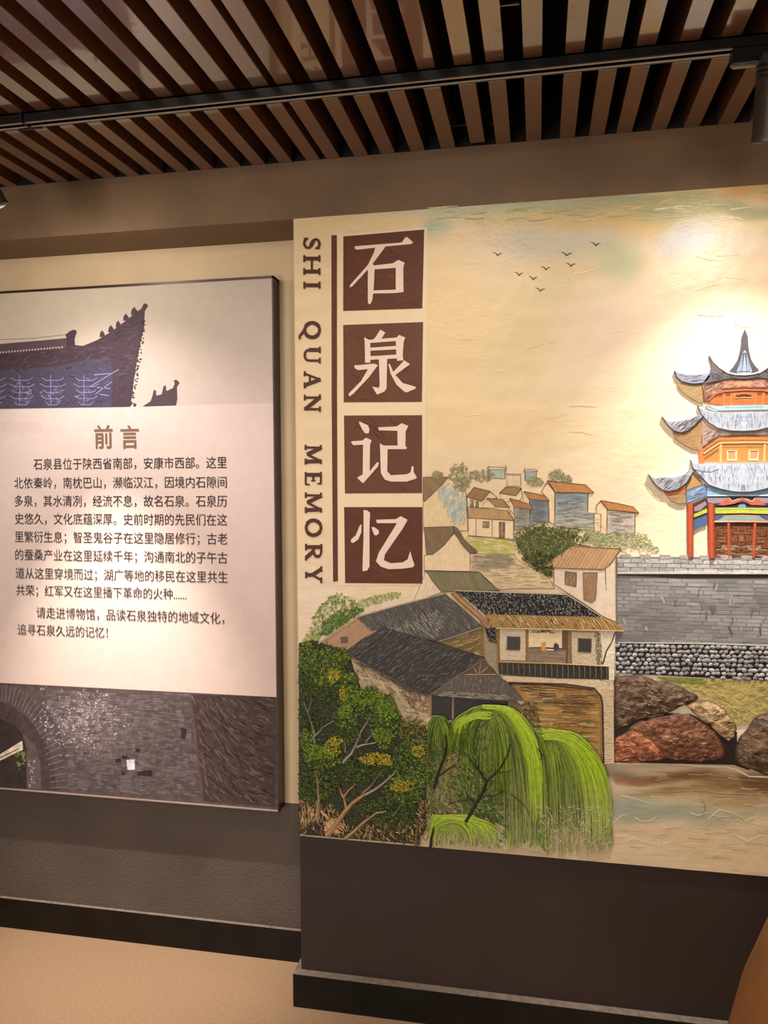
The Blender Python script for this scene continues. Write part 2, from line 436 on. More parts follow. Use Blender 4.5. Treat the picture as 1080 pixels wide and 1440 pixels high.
# ------------------------------------------------------------------ lighting track and its two spotlights
trk = empty('track_rail', (-0.4, TRY, 2.44), 'long black lighting track running under the wooden ceiling slats', 'track')
def tp(bx, name, mat, label=None): return keep(bx.build(name, mat, label=label), trk)
tp(Box().box(-2.9, 2.2, 1.728, 1.732, 2.417, 2.4395).box(-2.9, 2.2, 1.760, 1.764, 2.417, 2.4395).box(-2.9, 2.2, 1.728, 1.764, 2.436, 2.4395), 'rail_body', M['track'])
tp(Box().box(-2.9, 0.385, 1.7335, 1.7375, 2.4165, 2.4185), 'conductor_strip', M['strip'], 'thin grey strip along the near side of the channel')
tp(Box().box(-2.9, 0.385, 1.7545, 1.7585, 2.4165, 2.4185), 'conductor_strip', M['strip'], 'thin grey strip along the far side of the channel')
tp(Box().box(-2.9, 2.2, 1.7375, 1.7545, 2.424, 2.427), 'channel_liner', M['plenum'])
tp(Box().box(-1.235, -1.229, 1.722, 1.768, 2.4145, 2.4395, .0005).box(-1.262, -1.202, 1.7575, 1.7665, 2.414, 2.4195, 0.001), 'rail_joiner', M['track'])

def spotlight(x, pivz, aim, label, y=1.746, L=0.135, R=0.028, xo=0.0, lights=()):
    t = empty('track_spotlight', (x, y, 2.417), label, 'spotlight')
    def k(bx, name, mat, smooth=False, lab=None): return keep(bx.build(name, mat, label=lab, smooth=smooth), t)
    k(Box().box(x - 0.052, x + 0.07, y - 0.017, y + 0.017, 2.392, 2.4165, .002), 'adapter', M['track'])
    k(Box().box(x - 0.052, x + 0.012, y - 0.009, y + 0.009, 2.384, 2.392, .0035), 'lock_lever', M['grey'], lab='pale grey rounded lever')
    k(Box().lathe([(0.010, -0.0), (0.010, 0.022), (0.007, 0.026), (0.007, 0.05)], (x + xo + 0.03, y, pivz - 0.01), (0, 0, 1), 24), 'stem', M['track'], True)
    d = (Vector(aim) - Vector((x + xo + 0.03, y, pivz))).normalized()
    o = Vector((x + xo + 0.03, y, pivz)) - d * 0.02
    k(Box().lathe([(R * .92, 0), (R, 0.004), (R, L - 0.012), (R * 1.03, L - 0.010), (R * 1.03, L), (R * .82, L), (R * .78, L - 0.03)], o, d, 40), 'lamp_housing', M['housing'], True)
    k(Box().lathe([(R * .76, 0), (R * .76, .003)], o + d * (L - 0.028), d, 32), 'lens', M['lens'])
    for zz in (0.02, 0.03, 0.04):
        k(Box().lathe([(R * 1.0, 0), (R * 1.06, .0015), (R * 1.06, .0035), (R * 1.0, .005)], o + d * zz, d, 40), 'cooling_fin', M['track'], True)
    e = o + d * (L + 0.006)
    for tgt, w_, deg, bl_, c_ in lights: spot('spot_lamp_light', e, tgt, w_, deg, bl_, c_, 0.012)
    return t
spotlight(0.437, 2.385, (0.475, 2.0, 1.6), 'grey cylindrical track spotlight hanging above the pagoda', L=0.165, R=0.031, xo=0.0,
          lights=[((0.52, 2.15, 1.15), 30, 84, 1.0, (1.0, 0.91, 0.82)), ((0.55, 2.15, 0.35), 52, 50, 1.0, (1.0, 0.90, 0.80)), ((0.40, 2.15, 1.7), 5, 150, 1.0, (1.0, 0.90, 0.80))])
spotlight(-1.423, 2.357, (-1.393 + .329, 1.746 + .299, 2.357 - .897), 'black track spotlight hanging in front of the introduction panel', L=0.15, R=0.029,
          lights=[((-1.30, 2.28, 1.15), 17, 100, 0.9, (1.0, 0.91, 0.89)), ((-1.30, 2.34, 0.06), 175, 44, 1.0, (1.0, 0.90, 0.82)), ((-1.25, 2.34, 1.7), 5, 155, 1.0, (1.0, 0.88, 0.76))])

# ------------------------------------------------------------------ relief mural
mural = empty('relief_mural', (0.2, D, 0.507), 'large painted relief mural of a riverside town, pagoda and brown title squares', 'mural')
MX0, MX1, MZ0, MZ1 = -0.678, 1.42, 0.507, 2.279
def mp(p, name, mat='paint', kind=None, label=None, parent=None):
    o = p.build(name, M[mat], kind=kind, label=label)
    if p.twin:
        m2 = o.data.copy()
        for v in m2.vertices: v.co.x = 2 * MIRX - v.co.x
        m2.flip_normals(); keep(link(name, m2, None, kind, label), parent or mural)
    return keep(o, parent or mural)
# plaster ground, painted as sky / river wash, colours laid on a fine grid
BLOBS = [  # px, py, rx, ry, colour, weight
    (640, 290, 90, 14, (190, 200, 172), .7), (740, 285, 90, 18, (182, 194, 165), .8), (860, 280, 60, 16, (184, 190, 150), .7), (950, 285, 90, 14, (176, 172, 120), .8), (1050, 272, 60, 14, (226, 178, 112), .9),
    (614, 316, 16, 26, (160, 186, 172), .9), (700, 300, 150, 16, (192, 198, 162), .7), (900, 300, 200, 14, (190, 186, 140), .7), (700, 310, 110, 10, (228, 202, 145), .6), (820, 312, 90, 12, (228, 202, 140), .7), (880, 320, 60, 20, (226, 192, 130), .7),
    (790, 345, 90, 22, (205, 200, 180), .6), (860, 370, 50, 30, (196, 196, 160), .7), (960, 300, 90, 20, (190, 182, 130), .6), (1000, 340, 80, 22, (205, 205, 190), .6), (970, 345, 40, 24, (205, 200, 196), .7),
    (1060, 300, 40, 10, (170, 172, 130), .6), (640, 420, 60, 90, (236, 204, 142), .7), (780, 430, 60, 60, (216, 196, 138), .5), (720, 480, 50, 70, (220, 196, 140), .5), (1060, 370, 40, 40, (235, 205, 170), .5),
    (650, 480, 40, 60, (232, 205, 148), .5), (840, 460, 80, 60, (232, 208, 184), .5), (640, 580, 50, 50, (240, 212, 152), .5), (730, 600, 90, 40, (242, 214, 158), .5), (880, 640, 60, 40, (246, 224, 184), .5),
    (470, 318, 60, 10, (240, 212, 150), .5), (560, 314, 60, 8, (236, 208, 150), .5), (1150, 400, 80, 60, (236, 214, 176), .5), (1200, 280, 90, 20, (190, 190, 150), .6),
    (440, 860, 60, 60, (236, 214, 190), .6), (560, 860, 90, 30, (236, 214, 186), .5),
]
WB = [
    (880, 1090, 60, 10, (176, 172, 148), .8), (960, 1092, 110, 9, (128, 98, 62), .85), (1060, 1105, 70, 14, (132, 100, 64), .9), (960, 1112, 80, 8, (150, 122, 82), .7), (890, 1094, 40, 5, (170, 122, 92), .8),
    (880, 1135, 70, 18, (152, 158, 138), .9), (960, 1145, 70, 14, (156, 160, 138), .8), (1040, 1140, 70, 14, (176, 164, 132), .7), (1040, 1125, 60, 8, (168, 140, 100), .7), (1180, 1110, 90, 20, (140, 112, 76), .8),
    (980, 1118, 40, 8, (176, 160, 118), .6), (890, 1180, 80, 16, (214, 190, 160), .9), (1010, 1185, 90, 20, (212, 188, 150), .8), (1150, 1180, 120, 20, (206, 182, 148), .7), (1060, 1215, 90, 20, (214, 186, 148), .7),
]
def soft(x, y, k):
    return (np.sin(x * .021 * k + 1.3 * np.sin(y * .017 * k)) + np.sin(y * .043 * k + 1.7 * np.sin(x * .023 * k + 2)) + .6 * np.sin(x * .09 * k + y * .05 * k)) / 2.6
nx, nz = 420, 354
gx = np.linspace(MX0, MX1, nx); gz = np.linspace(MZ0, MZ1, nz)
GX, GZ = np.meshgrid(gx, gz)
cc = np.stack([GX, np.full_like(GX, D), GZ - H], -1) @ MC.T
PX = cc[..., 0] / cc[..., 2] * FPX + 540; PY = cc[..., 1] / cc[..., 2] * FPX + 720
base = np.zeros(GX.shape + (3,)); base[:] = (236, 211, 168)
t = np.clip((PX - 640) / 300, 0, 1)[..., None] * np.clip((PY - 320) / 120, 0, 1)[..., None]
base = base * (1 - t) + np.array((240, 222, 192)) * t
wt = np.clip((PY - 1066) / 10, 0, 1)[..., None]
base = base * (1 - wt) + np.array((206, 186, 152)) * wt
wx = PX + 22 * soft(PX, PY, 1.0) ; wy = PY + 9 * soft(PY + 300, PX, 1.1)
for lst, sy in ((BLOBS, 1), (WB, 1)):
    for bx_, by_, rx, ry, c, w in lst:
        g = np.exp(-(((wx - bx_) / rx) ** 2 + ((wy - by_) / ry) ** 2) ** 1.5)[..., None] * min(1, w * 1.3)
        base = base * (1 - g) + np.array(c) * g
st = soft(PX * .5, PY * 4.2, 1.0)[..., None]
base = base + st * np.array((3.6, 3.8, 5.0))
fade = np.clip((GZ - MZ0) * 0, 0, 1)
s01 = np.clip(base / 255.0, 0, 1); L_ = np.where(s01 <= .04045, s01 / 12.92, ((s01 + .055) / 1.055) ** 2.4)
yy = D - 0.010 - 0.0006 * soft(PX * 2.1, PY * 2.3, 1.0)
verts = np.stack([GX, yy, GZ], -1).reshape(-1, 3)
idx = np.arange(nx * nz).reshape(nz, nx)
quads = np.stack([idx[:-1, :-1], idx[:-1, 1:], idx[1:, 1:], idx[1:, :-1]], -1).reshape(-1, 4)
me = bpy.data.meshes.new('plaster_ground')
me.from_pydata(verts.tolist(), [], quads.tolist())
at = me.color_attributes.new('Col', 'FLOAT_COLOR', 'POINT')
at.data.foreach_set('color', np.concatenate([L_.reshape(-1, 3), np.ones((nx * nz, 1))], 1).astype(np.float32).ravel())
for p in me.polygons: p.use_smooth = True
keep(link('plaster_ground', me, M['sky'], kind=None, label='cream plaster ground painted as hazy sky and pale river'), mural)
er = random.Random(2)      # uneven plaster edge of the slab
eb = Box().box(MX0 - .0015, MX0 + .0005, D - 0.010, D, MZ0, MZ1).box(MX0, MX1, D - .010, D, MZ1, MZ1 + .0005).box(MX0, MX1, D - .010, D, MZ0 - .001, MZ0).box(MX1, MX1 + .002, D - .01, D, MZ0, MZ1)
keep(eb.build('plaster_edge', M['beige']), mural)
D0 = D - 0.0105            # painted pieces start on the plaster face
def NP(seed): return Paint(D0, seed)

# long brush marks dragged through the sky and the river
p = NP(5)
SKY = [(600, 290), (1075, 264), (1075, 470), (1000, 480), (900, 480), (900, 640), (640, 640), (610, 500)]
p.strokes(SKY, 26, -.06, 34, 2.0, [(241, 221, 184), (238, 217, 176)], 0.0006, .25, 6)
p.strokes([(600, 292), (1400, 245), (1400, 285), (600, 325)], 120, -.07, 30, 2.2, [(196, 198, 160), (184, 180, 130), (226, 196, 136), (206, 206, 176)], 0.0006, .15, 8)
mp(p, 'sky_brush_mark', kind='stuff')
p = NP(6)
WAT = [(866, 1078), (1500, 1092), (1500, 1215), (1075, 1212), (872, 1200)]
p.strokes(WAT, 240, .04, 26, .8, [(222, 206, 176), (190, 180, 150), (206, 190, 158), (160, 152, 128), (170, 140, 100)], 0.0006, .12, 9)
p.strokes([(880, 1082), (1500, 1098), (1500, 1125), (940, 1120)], 90, .05, 40, 1.1, [(112, 84, 52), (134, 104, 66), (150, 122, 84)], 0.0008, .1, 8)
for a in ([(100, 530), (150, 480), (185, 472)], [(235, 490), (280, 515), (330, 512), (378, 485)], [(150, 350), (230, 370), (360, 408)], [(160, 650), (230, 620), (330, 650), (420, 660)], [(590, 460), (640, 480), (690, 455)], [(700, 500), (770, 440), (860, 460), (930, 500)], [(930, 515), (1010, 480)], [(860, 590), (950, 640), (1040, 600), (1080, 610)], [(400, 660), (470, 640)], [(120, 610), (200, 600)]):
    p.line(C9(a), 1.0, (238, 226, 196), .0012, .5)
p.line(C9([(120, 150), (250, 150), (430, 140), (500, 150), (640, 168), (820, 172), (880, 190), (960, 232), (1080, 236), (1400, 262)]), 1.6, (244, 232, 208), .0014, 2.2)
p.line(C9([(655, 470), (685, 450), (680, 410), (650, 370)]), 1.0, (110, 100, 74), .001, .5)
mp(p, 'river_ripple', kind='stuff')

# ---- title block
BR = (98, 52, 30)
p = NP(10)
p.slab(CA([(268, 118), (282, 96), (742, 62), (735, 500), (730, 1400), (708, 2300), (268, 2310)])[:0] or [(474.5, 330), (601, 319.5), (599, 640), (597, 823), (474.5, 823)], (240, 218, 178), 0.0008)
mp(p, 'title_ground', 'white')
tiles = [(CA([(299, 118), (708, 83), (698, 482), (298, 495)]), 0), (CA([(298, 566), (702, 551), (696, 955), (301, 957)]), 1),
         (CB([(302, 88), (697, 86), (697, 480), (307, 482)]), 2), (CB([(303, 551), (699, 551), (699, 938), (308, 935)]), 3)]
CH = [
    (CA, [[(357, 170), (370, 168), (595, 150), (612, 125), (622, 122), (652, 148), (645, 157), (510, 170), (372, 186), (358, 182)],
          [(462, 172), (512, 172), (440, 268), (345, 372), (332, 376), (333, 366), (425, 262), (455, 200)],
          [(424, 262), (450, 258), (458, 275), (455, 360), (447, 440), (435, 463), (424, 455)],
          [(440, 268), (550, 255), (578, 238), (610, 252), (603, 275), (604, 400), (565, 404), (565, 278), (450, 286)],
          [(450, 392), (580, 388), (600, 385), (605, 400), (565, 405), (450, 408)]]),
    (CA, [[(487, 590), (512, 605), (490, 640), (445, 648), (465, 625)],
          [(405, 628), (435, 645), (438, 735), (436, 757), (410, 757), (408, 650)],
          [(425, 642), (570, 630), (582, 617), (613, 630), (605, 650), (600, 720), (604, 745), (572, 748), (568, 720), (565, 648), (430, 658)],
          [(430, 682), (570, 672), (570, 690), (430, 697)],
          [(430, 725), (575, 716), (575, 735), (430, 743)],
          [(480, 740), (522, 738), (518, 890), (505, 905), (470, 918), (450, 885), (448, 878), (480, 885), (484, 870)],
          [(355, 770), (375, 770), (455, 762), (475, 770), (430, 830), (350, 915), (330, 928), (326, 915), (390, 850), (425, 790), (375, 795), (358, 785)],
          [(608, 745), (637, 765), (560, 822), (546, 812)],
          [(528, 765), (535, 763), (555, 810), (600, 860), (668, 880), (665, 888), (620, 908), (610, 905), (570, 870), (540, 815)]]),
    (CB, [[(380, 118), (425, 138), (432, 160), (428, 178), (410, 178), (398, 162), (380, 128)],
          [(338, 222), (345, 218), (395, 215), (415, 200), (443, 213), (435, 235), (433, 370), (470, 325), (480, 325), (475, 345), (403, 428), (395, 428), (370, 402), (398, 385), (400, 235), (350, 238)],
          [(475, 148), (570, 143), (595, 127), (628, 140), (615, 170), (613, 242), (622, 250), (618, 258), (575, 258), (573, 165), (480, 163)],
          [(500, 240), (585, 240), (585, 258), (500, 258)],
          [(485, 228), (500, 238), (524, 258), (522, 370), (540, 390), (620, 385), (640, 375), (645, 345), (655, 345), (655, 375), (672, 400), (665, 408), (620, 422), (540, 422), (510, 412), (490, 380)]]),
    (CB, [[(402, 565), (420, 568), (435, 580), (432, 640), (432, 850), (420, 872), (398, 875), (397, 860), (402, 700)],
          [(385, 640), (392, 640), (390, 680), (375, 715), (350, 732), (338, 728), (340, 712), (362, 695)],
          [(442, 652), (455, 652), (478, 668), (480, 685), (465, 695), (455, 690)],
          [(465, 615), (565, 612), (590, 597), (625, 615), (600, 660), (510, 790), (505, 820), (540, 835), (600, 830), (625, 815), (638, 772), (645, 800), (660, 845), (650, 855), (600, 862), (530, 865), (490, 852), (465, 825), (480, 780), (560, 650), (570, 632), (470, 632)]]),
]
for poly, i in tiles:
    p = NP(20 + i)
    p.slab(poly, BR if i in (0, 3) else (106, 64, 44), 0.0022)
    p.strokes(poly, 26, .5, 22, 2.2, [mixc(BR, (70, 42, 32), .5), mixc(BR, (140, 100, 80), .3)], .0024, .5, 4)
    t_ = mp(p, 'title_square', 'tile', label='dark brown square with cream character ' + '石泉记忆'[i])
    q = NP(30 + i); f_, sts = CH[i]
    for k, s_ in enumerate(sts):
        q.slab(f_(s_), (240, 216, 196), .0042 + .00012 * k, .001)
    mp(q, 'title_character', 'white', parent=t_)
p = NP(40)
p.slab([(466.2, 331), (473.5, 331), (473.8, 560), (475.3, 817), (468.6, 818), (466.6, 560)], (100, 52, 38), .0022)
mp(p, 'title_bar', 'tile')
# serif letters running down beside the bar: u across the letter, v up (to the right in the photo)
INK = (84, 48, 34)
def serif_letters():
    T, t = 5.2, 2.3
    def arc(cx, cy, rx, ry, a0, a1, n=14): return [(cx + rx * math.cos(math.radians(a0 + (a1 - a0) * i / n)), cy + ry * math.sin(math.radians(a0 + (a1 - a0) * i / n))) for i in range(n + 1)]
    def ser(x, y, L=9): return ([(x - L / 2, y), (x + L / 2, y)], t, t)
    Gs = {
        'I': (11, [([(5.5, 0), (5.5, 24)], T, T), ser(5.5, 1), ser(5.5, 23)]),
        'H': (27, [([(5, 0), (5, 24)], T, T), ([(22, 0), (22, 24)], T, T), ([(5, 12), (22, 12)], t, t), ser(5, 1), ser(5, 23), ser(22, 1), ser(22, 23)]),
        'S': (17, [([(15.5, 18.5), (14.2, 21.5), (11, 23), (7.5, 23), (4, 21), (2.8, 18), (4, 15), (8, 12.8), (12, 11), (14.8, 8.5), (14.6, 4.6), (11.6, 1.6), (8, 1), (4.6, 1.8), (2, 5)], 3.2, 3.2), ([(4, 15.2), (8, 12.6), (12.6, 10.6)], 5.0, 5.0), ([(15.6, 23.6), (15.6, 17)], 1.6, 1.6), ([(1.8, .4), (1.8, 7)], 1.6, 1.6)]),
        'Q': (28, [(arc(13, 12, 10.6, 10.8, 0, 360, 28), 3.6, 3.6), (arc(13, 12, 11, 10.8, 120, 240, 10), 5, 5), (arc(13, 12, 11, 10.8, -60, 60, 10), 5, 5), ([(11, 2), (16, -1), (22, -6), (27, -6)], 4.4, 2.4)]),
        'O': (26, [(arc(13, 12, 10.6, 10.8, 0, 360, 28), 3.6, 3.6), (arc(13, 12, 11, 10.8, 120, 240, 10), 5, 5), (arc(13, 12, 11, 10.8, -60, 60, 10), 5, 5)]),
        'U': (26, [([(5.5, 24), (5.5, 8), (6.5, 4), (9, 1.8), (13, 1), (17, 1.8), (19.5, 4), (20.5, 8), (20.5, 24)], 3.0, 3.0), ([(5.5, 24), (5.5, 7)], T, T), ser(5.5, 23), ser(20.5, 23, 8)]),
        'A': (27, [([(13.5, 24), (4.5, 1)], 2.6, 2.6), ([(13, 24), (22, 1)], T, T), ([(8, 8.5), (19, 8.5)], t, t), ser(4.5, 1, 8), ser(22, 1, 9)]),
        'N': (27, [([(5.5, 0), (5.5, 24)], 2.8, 2.8), ([(21.5, 0), (21.5, 24)], 2.8, 2.8), ([(5, 23), (21.8, 1)], T, T), ser(5.5, 1, 8), ser(4.5, 23, 7), ser(21.5, 23, 8)]),
        'M': (31, [([(5, 0), (5.6, 24)], 2.8, 2.8), ([(26, 0), (25.4, 24)], T, T), ([(5.4, 24), (15.5, 3)], T, T), ([(15.5, 3), (25.6, 24)], 2.6, 2.6), ser(5, 1, 8), ser(26, 1, 9), ser(4.4, 23, 6), ser(26.6, 23, 6)]),
        'E': (22, [([(6, 0), (6, 24)], T, T), ([(2, 1), (19, 1)], t, t), ([(2, 23), (18, 23)], t, t), ([(6, 12), (14, 12)], t, t), ([(19, 0), (19.8, 7)], 2.4, 1.5), ([(18, 24), (18.4, 18)], 2.4, 1.5), ([(14, 9), (14, 15)], 1.8, 1.8)]),
        'R': (25, [([(6, 0), (6, 24)], T, T), ([(2, 23), (13, 23), (17.5, 21.4), (18.8, 17.6), (17, 13.6), (12.5, 12), (6, 12)], 2.8, 2.8), ([(18.2, 21), (18.9, 17.6), (17.8, 14)], 4.2, 4.2), ([(11.5, 12), (20.5, 1)], T, T), ser(6, 1), ser(21.5, 1, 6)]),
        'Y': (25, [([(12.5, 0), (12.5, 11)], T, T), ([(12.5, 10), (4.5, 23.5)], T, T), ([(12.5, 10), (20, 23.5)], 2.6, 2.6), ser(12.5, 1), ser(4.5, 23, 8), ser(20, 23, 8)]),
    }
    return Gs
GL = serif_letters()
rows = [('S', 'A', 122, 184), ('H', 'A', 211, 315), ('I', 'A', 343, 387), ('Q', 'A', 548, 642), ('U', 'A', 672, 766), ('A', 'A', 797, 888), ('N', 'A', 913, 1012),
        ('M', 'B', 232, 338), ('E', 'B', 366, 446), ('M', 'B', 473, 584), ('O', 'B', 611, 700), ('R', 'B', 731, 824), ('Y', 'B', 848, 940)]
for k, (ch, cr, v0, v1) in enumerate(rows):
    y0, y1 = ((300 + v0 / 3.6, 300 + v1 / 3.6) if cr == 'A' else (560 + v0 / 3.6, 560 + v1 / 3.6))
    W_, sts = GL[ch]; p = NP(60 + k)
    xl = 427.0 + (y0 - 330) * .0042 + (0.8 if cr == 'B' else 0)
    sc = (y1 - y0) / W_
    for j, (pts, w0, w1) in enumerate(sts):
        p.line([(xl + v * 23.2 / 24, y0 + u * sc) for u, v in pts], w0 * .94 + .7, INK, .0022 + .00012 * j, w1 * .94 + .7)
    mp(p, 'title_letter', 'tile', label='dark brown serif capital ' + ch)
# birds
for k, (bx_, by_, s_) in enumerate([(700, 357, 1.1), (797, 357, 1.1), (838, 343, 1), (803, 372, 1), (768, 377, 1), (730, 385, .9), (750, 391, .9), (760, 407, 1)]):
    p = NP(80 + k)
    p.line([(bx_ - 7 * s_, by_ - 2.5), (bx_ - 3 * s_, by_ - 1), (bx_, by_ + 2.5)], .6, (62, 48, 34), .0010, 1.9)
    p.line([(bx_ + 6.5 * s_, by_ - 1), (bx_ + 3 * s_, by_ - .5), (bx_, by_ + 2.5)], .6, (62, 48, 34), .0012, 1.7)
    mp(p, 'bird')

# ---- distant town
SK = (104, 78, 50)
def foliage(polys, cols, n, size, seed, h=.0012, hj=.002, name='distant_trees', label=None, mat='leaf', fade=None):
    p = NP(seed)
    for poly in polys: p.leaves(poly, n, size, cols, h, hj, None, 12, fade)
    return mp(p, name, mat, 'stuff', label)
def blob(cx, cy, rx, ry, seed=0, n=14):
    r = random.Random(seed)
    return [(cx + rx * r.uniform(.8, 1.3) * math.cos(6.283 * i / n), cy + ry * r.uniform(.8, 1.3) * math.sin(6.283 * i / n)) for i in range(n)]
PG = [(176, 172, 134), (160, 162, 124), (196, 188, 148), (150, 152, 112)]
foliage([C1(blob(240, 165, 55, 55, 1)), C1(blob(350, 175, 55, 30, 2)), C1(blob(250, 220, 40, 35, 3)), C1(blob(730, 185, 42, 36, 4)), C1(blob(620, 205, 40, 22, 5)), C1(blob(125, 170, 25, 14, 6)), C1(blob(785, 195, 20, 22, 7))], PG, 170, 1.9, 100, label='pale grey-green trees on the skyline')
def house(name, seed, pieces, lines=(), label=None):
    """pieces: (crop, kind, polygon, colour, height[, colour2]) ; a wall is the body, the rest its parts"""
    root = None
    for i, pc in enumerate(pieces):
        f_, kd, poly, c, h = pc[:5]; c2 = pc[5] if len(pc) > 5 else None
        p = NP(seed * 10 + i); q = f_(poly)
        if c2: p.grad(q, c, c2, h)
        else: p.slab(q, c, h)
        if kd == 'roof':
            d = pc[6] if len(pc) > 6 else (.3, 1); pit = pc[7] if len(pc) > 7 else 2.6
            p.ribs(q, d, pit, pit * .55, mixc(c, (60, 40, 25), .35), h, h + .0009, mixc(c, (250, 220, 170), .25), 12)
            p.outline(q, .9, mixc(c, (40, 28, 18), .75), h + .001)
        elif kd == 'wall_lined':
            p.strokes(q, int(len(q) * 22), 0.0, 13, .6, [mixc(c, (70, 70, 66), .5), mixc(c, (90, 86, 80), .4)], h + .0004, .05, 8)
            p.outline(q, .7, SK, h + .0006)
        else:
            p.outline(q, .7, SK if kd != 'window' else (70, 48, 30), h + .0006)
            p.strokes(q, 14, 1.4, 7, 1.2, [mixc(c, (255, 240, 205), .4), mixc(c, (150, 120, 80), .2)], h + .0003, .6, 5)
        nm = 'wall' if kd.startswith('wall') else kd
        if root is None:
            root = mp(p, name, label=label); root_built = True
        else:
            mp(p, nm, parent=root)
    if lines:
        p = NP(seed * 10 + 9)
        for f_, pts, w, c in lines: p.line(f_(pts), w, c, .0035, w * .7)
        mp(p, 'sketch_line', parent=root)
    return root
CRM, BLU, ORG = (238, 214, 168), (150, 164, 164), (204, 140, 80)
house('tower_house', 11, [(C1, 'wall', [(385, 146), (468, 143), (468, 192), (385, 190)], (180, 190, 176), .001)], [(C1, [(375, 145), (385, 132), (470, 134), (480, 145)], .8, SK), (C1, [(384, 125), (384, 190)], .6, SK), (C1, [(472, 122), (470, 190)], .6, SK)], 'pale blue box house on the skyline')
house('tower_house', 12, [(C1, 'wall', [(478, 172), (547, 172), (547, 230), (478, 230)], (226, 206, 166), .001)], [(C1, [(472, 168), (552, 168)], .8, SK)], 'pale cream box house on the skyline')
house('tower_house', 13, [(C1, 'wall', [(570, 156), (628, 153), (628, 200), (570, 200)], (154, 172, 172), .001)], [(C1, [(560, 158), (570, 145), (625, 144), (634, 155)], .9, SK), (C1, [(568, 135), (569, 200)], .6, SK)], 'small blue box house on the skyline')
house('gable_house', 14, [(C1, 'wall', [(55, 300), (100, 268), (183, 185), (272, 262), (280, 455), (55, 460)], (232, 208, 160), .0012), (C1, 'roof', [(55, 183), (183, 183), (150, 222), (100, 270), (62, 307), (55, 300)], (150, 122, 86), .002, None, (.8, 1), 3.0)], [], 'large gabled house with brown roof and blue washed wall')
p = NP(141); p.strokes(C1([(120, 262), (183, 195), (268, 265), (274, 440), (200, 440), (150, 330)]), 130, 1.9, 12, 3.0, [(180, 190, 178), (160, 182, 180), (206, 202, 172)], .0016, .5, 6); mp(p, 'blue_wash', kind='stuff')
house('roof_house', 15, [(C1, 'wall', [(275, 285), (350, 300), (425, 290), (425, 340), (283, 335)], CRM, .0012), (C1, 'roof', [(272, 282), (310, 235), (392, 255), (352, 306)], (164, 128, 84), .002, None, (-.6, 1), 2.4), (C1, 'window', [(292, 300), (308, 303), (308, 335), (292, 332)], (140, 104, 66), .0022), (C1, 'window', [(320, 308), (334, 308), (334, 335), (320, 335)], (140, 104, 66), .0022)], [(C1, [(392, 255), (432, 290)], 1, SK)])
house('roof_house', 16, [(C1, 'wall', [(445, 262), (548, 240), (560, 300), (450, 310)], CRM, .0014), (C1, 'roof', [(440, 264), (470, 234), (552, 238), (522, 277)], (170, 134, 88), .0022, None, (-.5, 1), 2.4)])
house('roof_house', 17, [(C1, 'wall', [(358, 318), (392, 292), (492, 335), (490, 372), (362, 345)], CRM, .0016), (C1, 'roof', [(376, 290), (456, 297), (494, 336), (420, 334)], (176, 140, 96), .0024, None, (.8, 1), 2.4)])
house('roof_house', 18, [(C1, 'wall_lined', [(592, 293), (686, 303), (690, 412), (640, 410), (594, 440)], (132, 144, 150), .0016), (C1, 'wall', [(545, 300), (568, 258), (592, 290), (592, 340), (545, 330)], CRM, .0016), (C1, 'roof', [(562, 256), (672, 278), (692, 304), (590, 293)], ORG, .0026, None, (.6, 1), 2.4)])
house('roof_house', 19, [(C1, 'wall_lined', [(514, 334), (597, 347), (594, 446), (516, 452)], (176, 172, 148), .002), (C1, 'wall', [(475, 330), (494, 295), (515, 334), (515, 372)], CRM, .002), (C1, 'roof', [(492, 290), (600, 322), (606, 348), (514, 333)], (192, 132, 80), .003, None, (.6, 1), 2.4)])
house('long_house', 20, [(C1, 'wall', [(283, 388), (512, 400), (512, 497), (283, 478)], (240, 216, 176), .002), (C1, 'roof', [(277, 334), (480, 352), (514, 402), (284, 390)], (206, 168, 118), .003, None, (.35, 1), 2.6), (C1, 'window', [(357, 407), (388, 409), (385, 441), (356, 438)], (150, 116, 76), .0028), (C1, 'door', [(440, 410), (468, 411), (466, 491), (440, 489)], (118, 88, 60), .0028)],
      [(C1, [(322, 395), (322, 480)], .8, SK), (C1, [(403, 400), (404, 486)], .8, SK), (C1, [(454, 412), (454, 488)], .8, (220, 190, 150)), (C1, [(283, 482), (400, 488), (516, 506)], .9, SK)], 'long low cream house with tan roof')
house('tall_house', 21, [(C1, 'wall_lined', [(720, 262), (888, 266), (886, 364), (952, 370), (952, 460), (720, 430)], (134, 150, 158), .0018, (196, 188, 166)), (C1, 'wall', [(652, 254), (684, 214), (722, 262), (720, 422), (692, 410), (690, 300)], (240, 216, 174), .002), (C1, 'roof', [(682, 202), (875, 222), (918, 263), (722, 259)], ORG, .003, None, (.55, 1), 2.6)], [(C1, [(652, 258), (682, 206)], 1.6, (180, 120, 70)), (C1, [(888, 268), (886, 362)], .8, SK), (C1, [(780, 443), (840, 440)], 1.2, SK)], 'tall blue walled house with orange roof')
house('right_house', 22, [(C7, 'wall_lined', [(62, 345), (238, 368), (236, 510), (60, 500)], (200, 190, 176), .0016), (C7, 'wall', [(-4, 320), (22, 296), (62, 345), (60, 500), (-20, 490), (-20, 370), (-4, 368)], (240, 216, 174), .002), (C7, 'roof', [(20, 286), (225, 326), (264, 366), (66, 346)], ORG, .003, None, (.55, 1), 2.6)], [(C7, [(-10, 322), (20, 288)], 1.6, (180, 120, 70)), (C7, [(238, 370), (236, 512)], .8, SK), (C7, [(22, 372), (22, 460)], .8, SK)], 'narrow house with orange roof beside the city wall')
p = NP(230); p.slab(C1([(275, 482), (400, 486), (515, 508), (522, 575), (400, 570), (300, 545), (262, 500)]), (212, 200, 130), .0011)
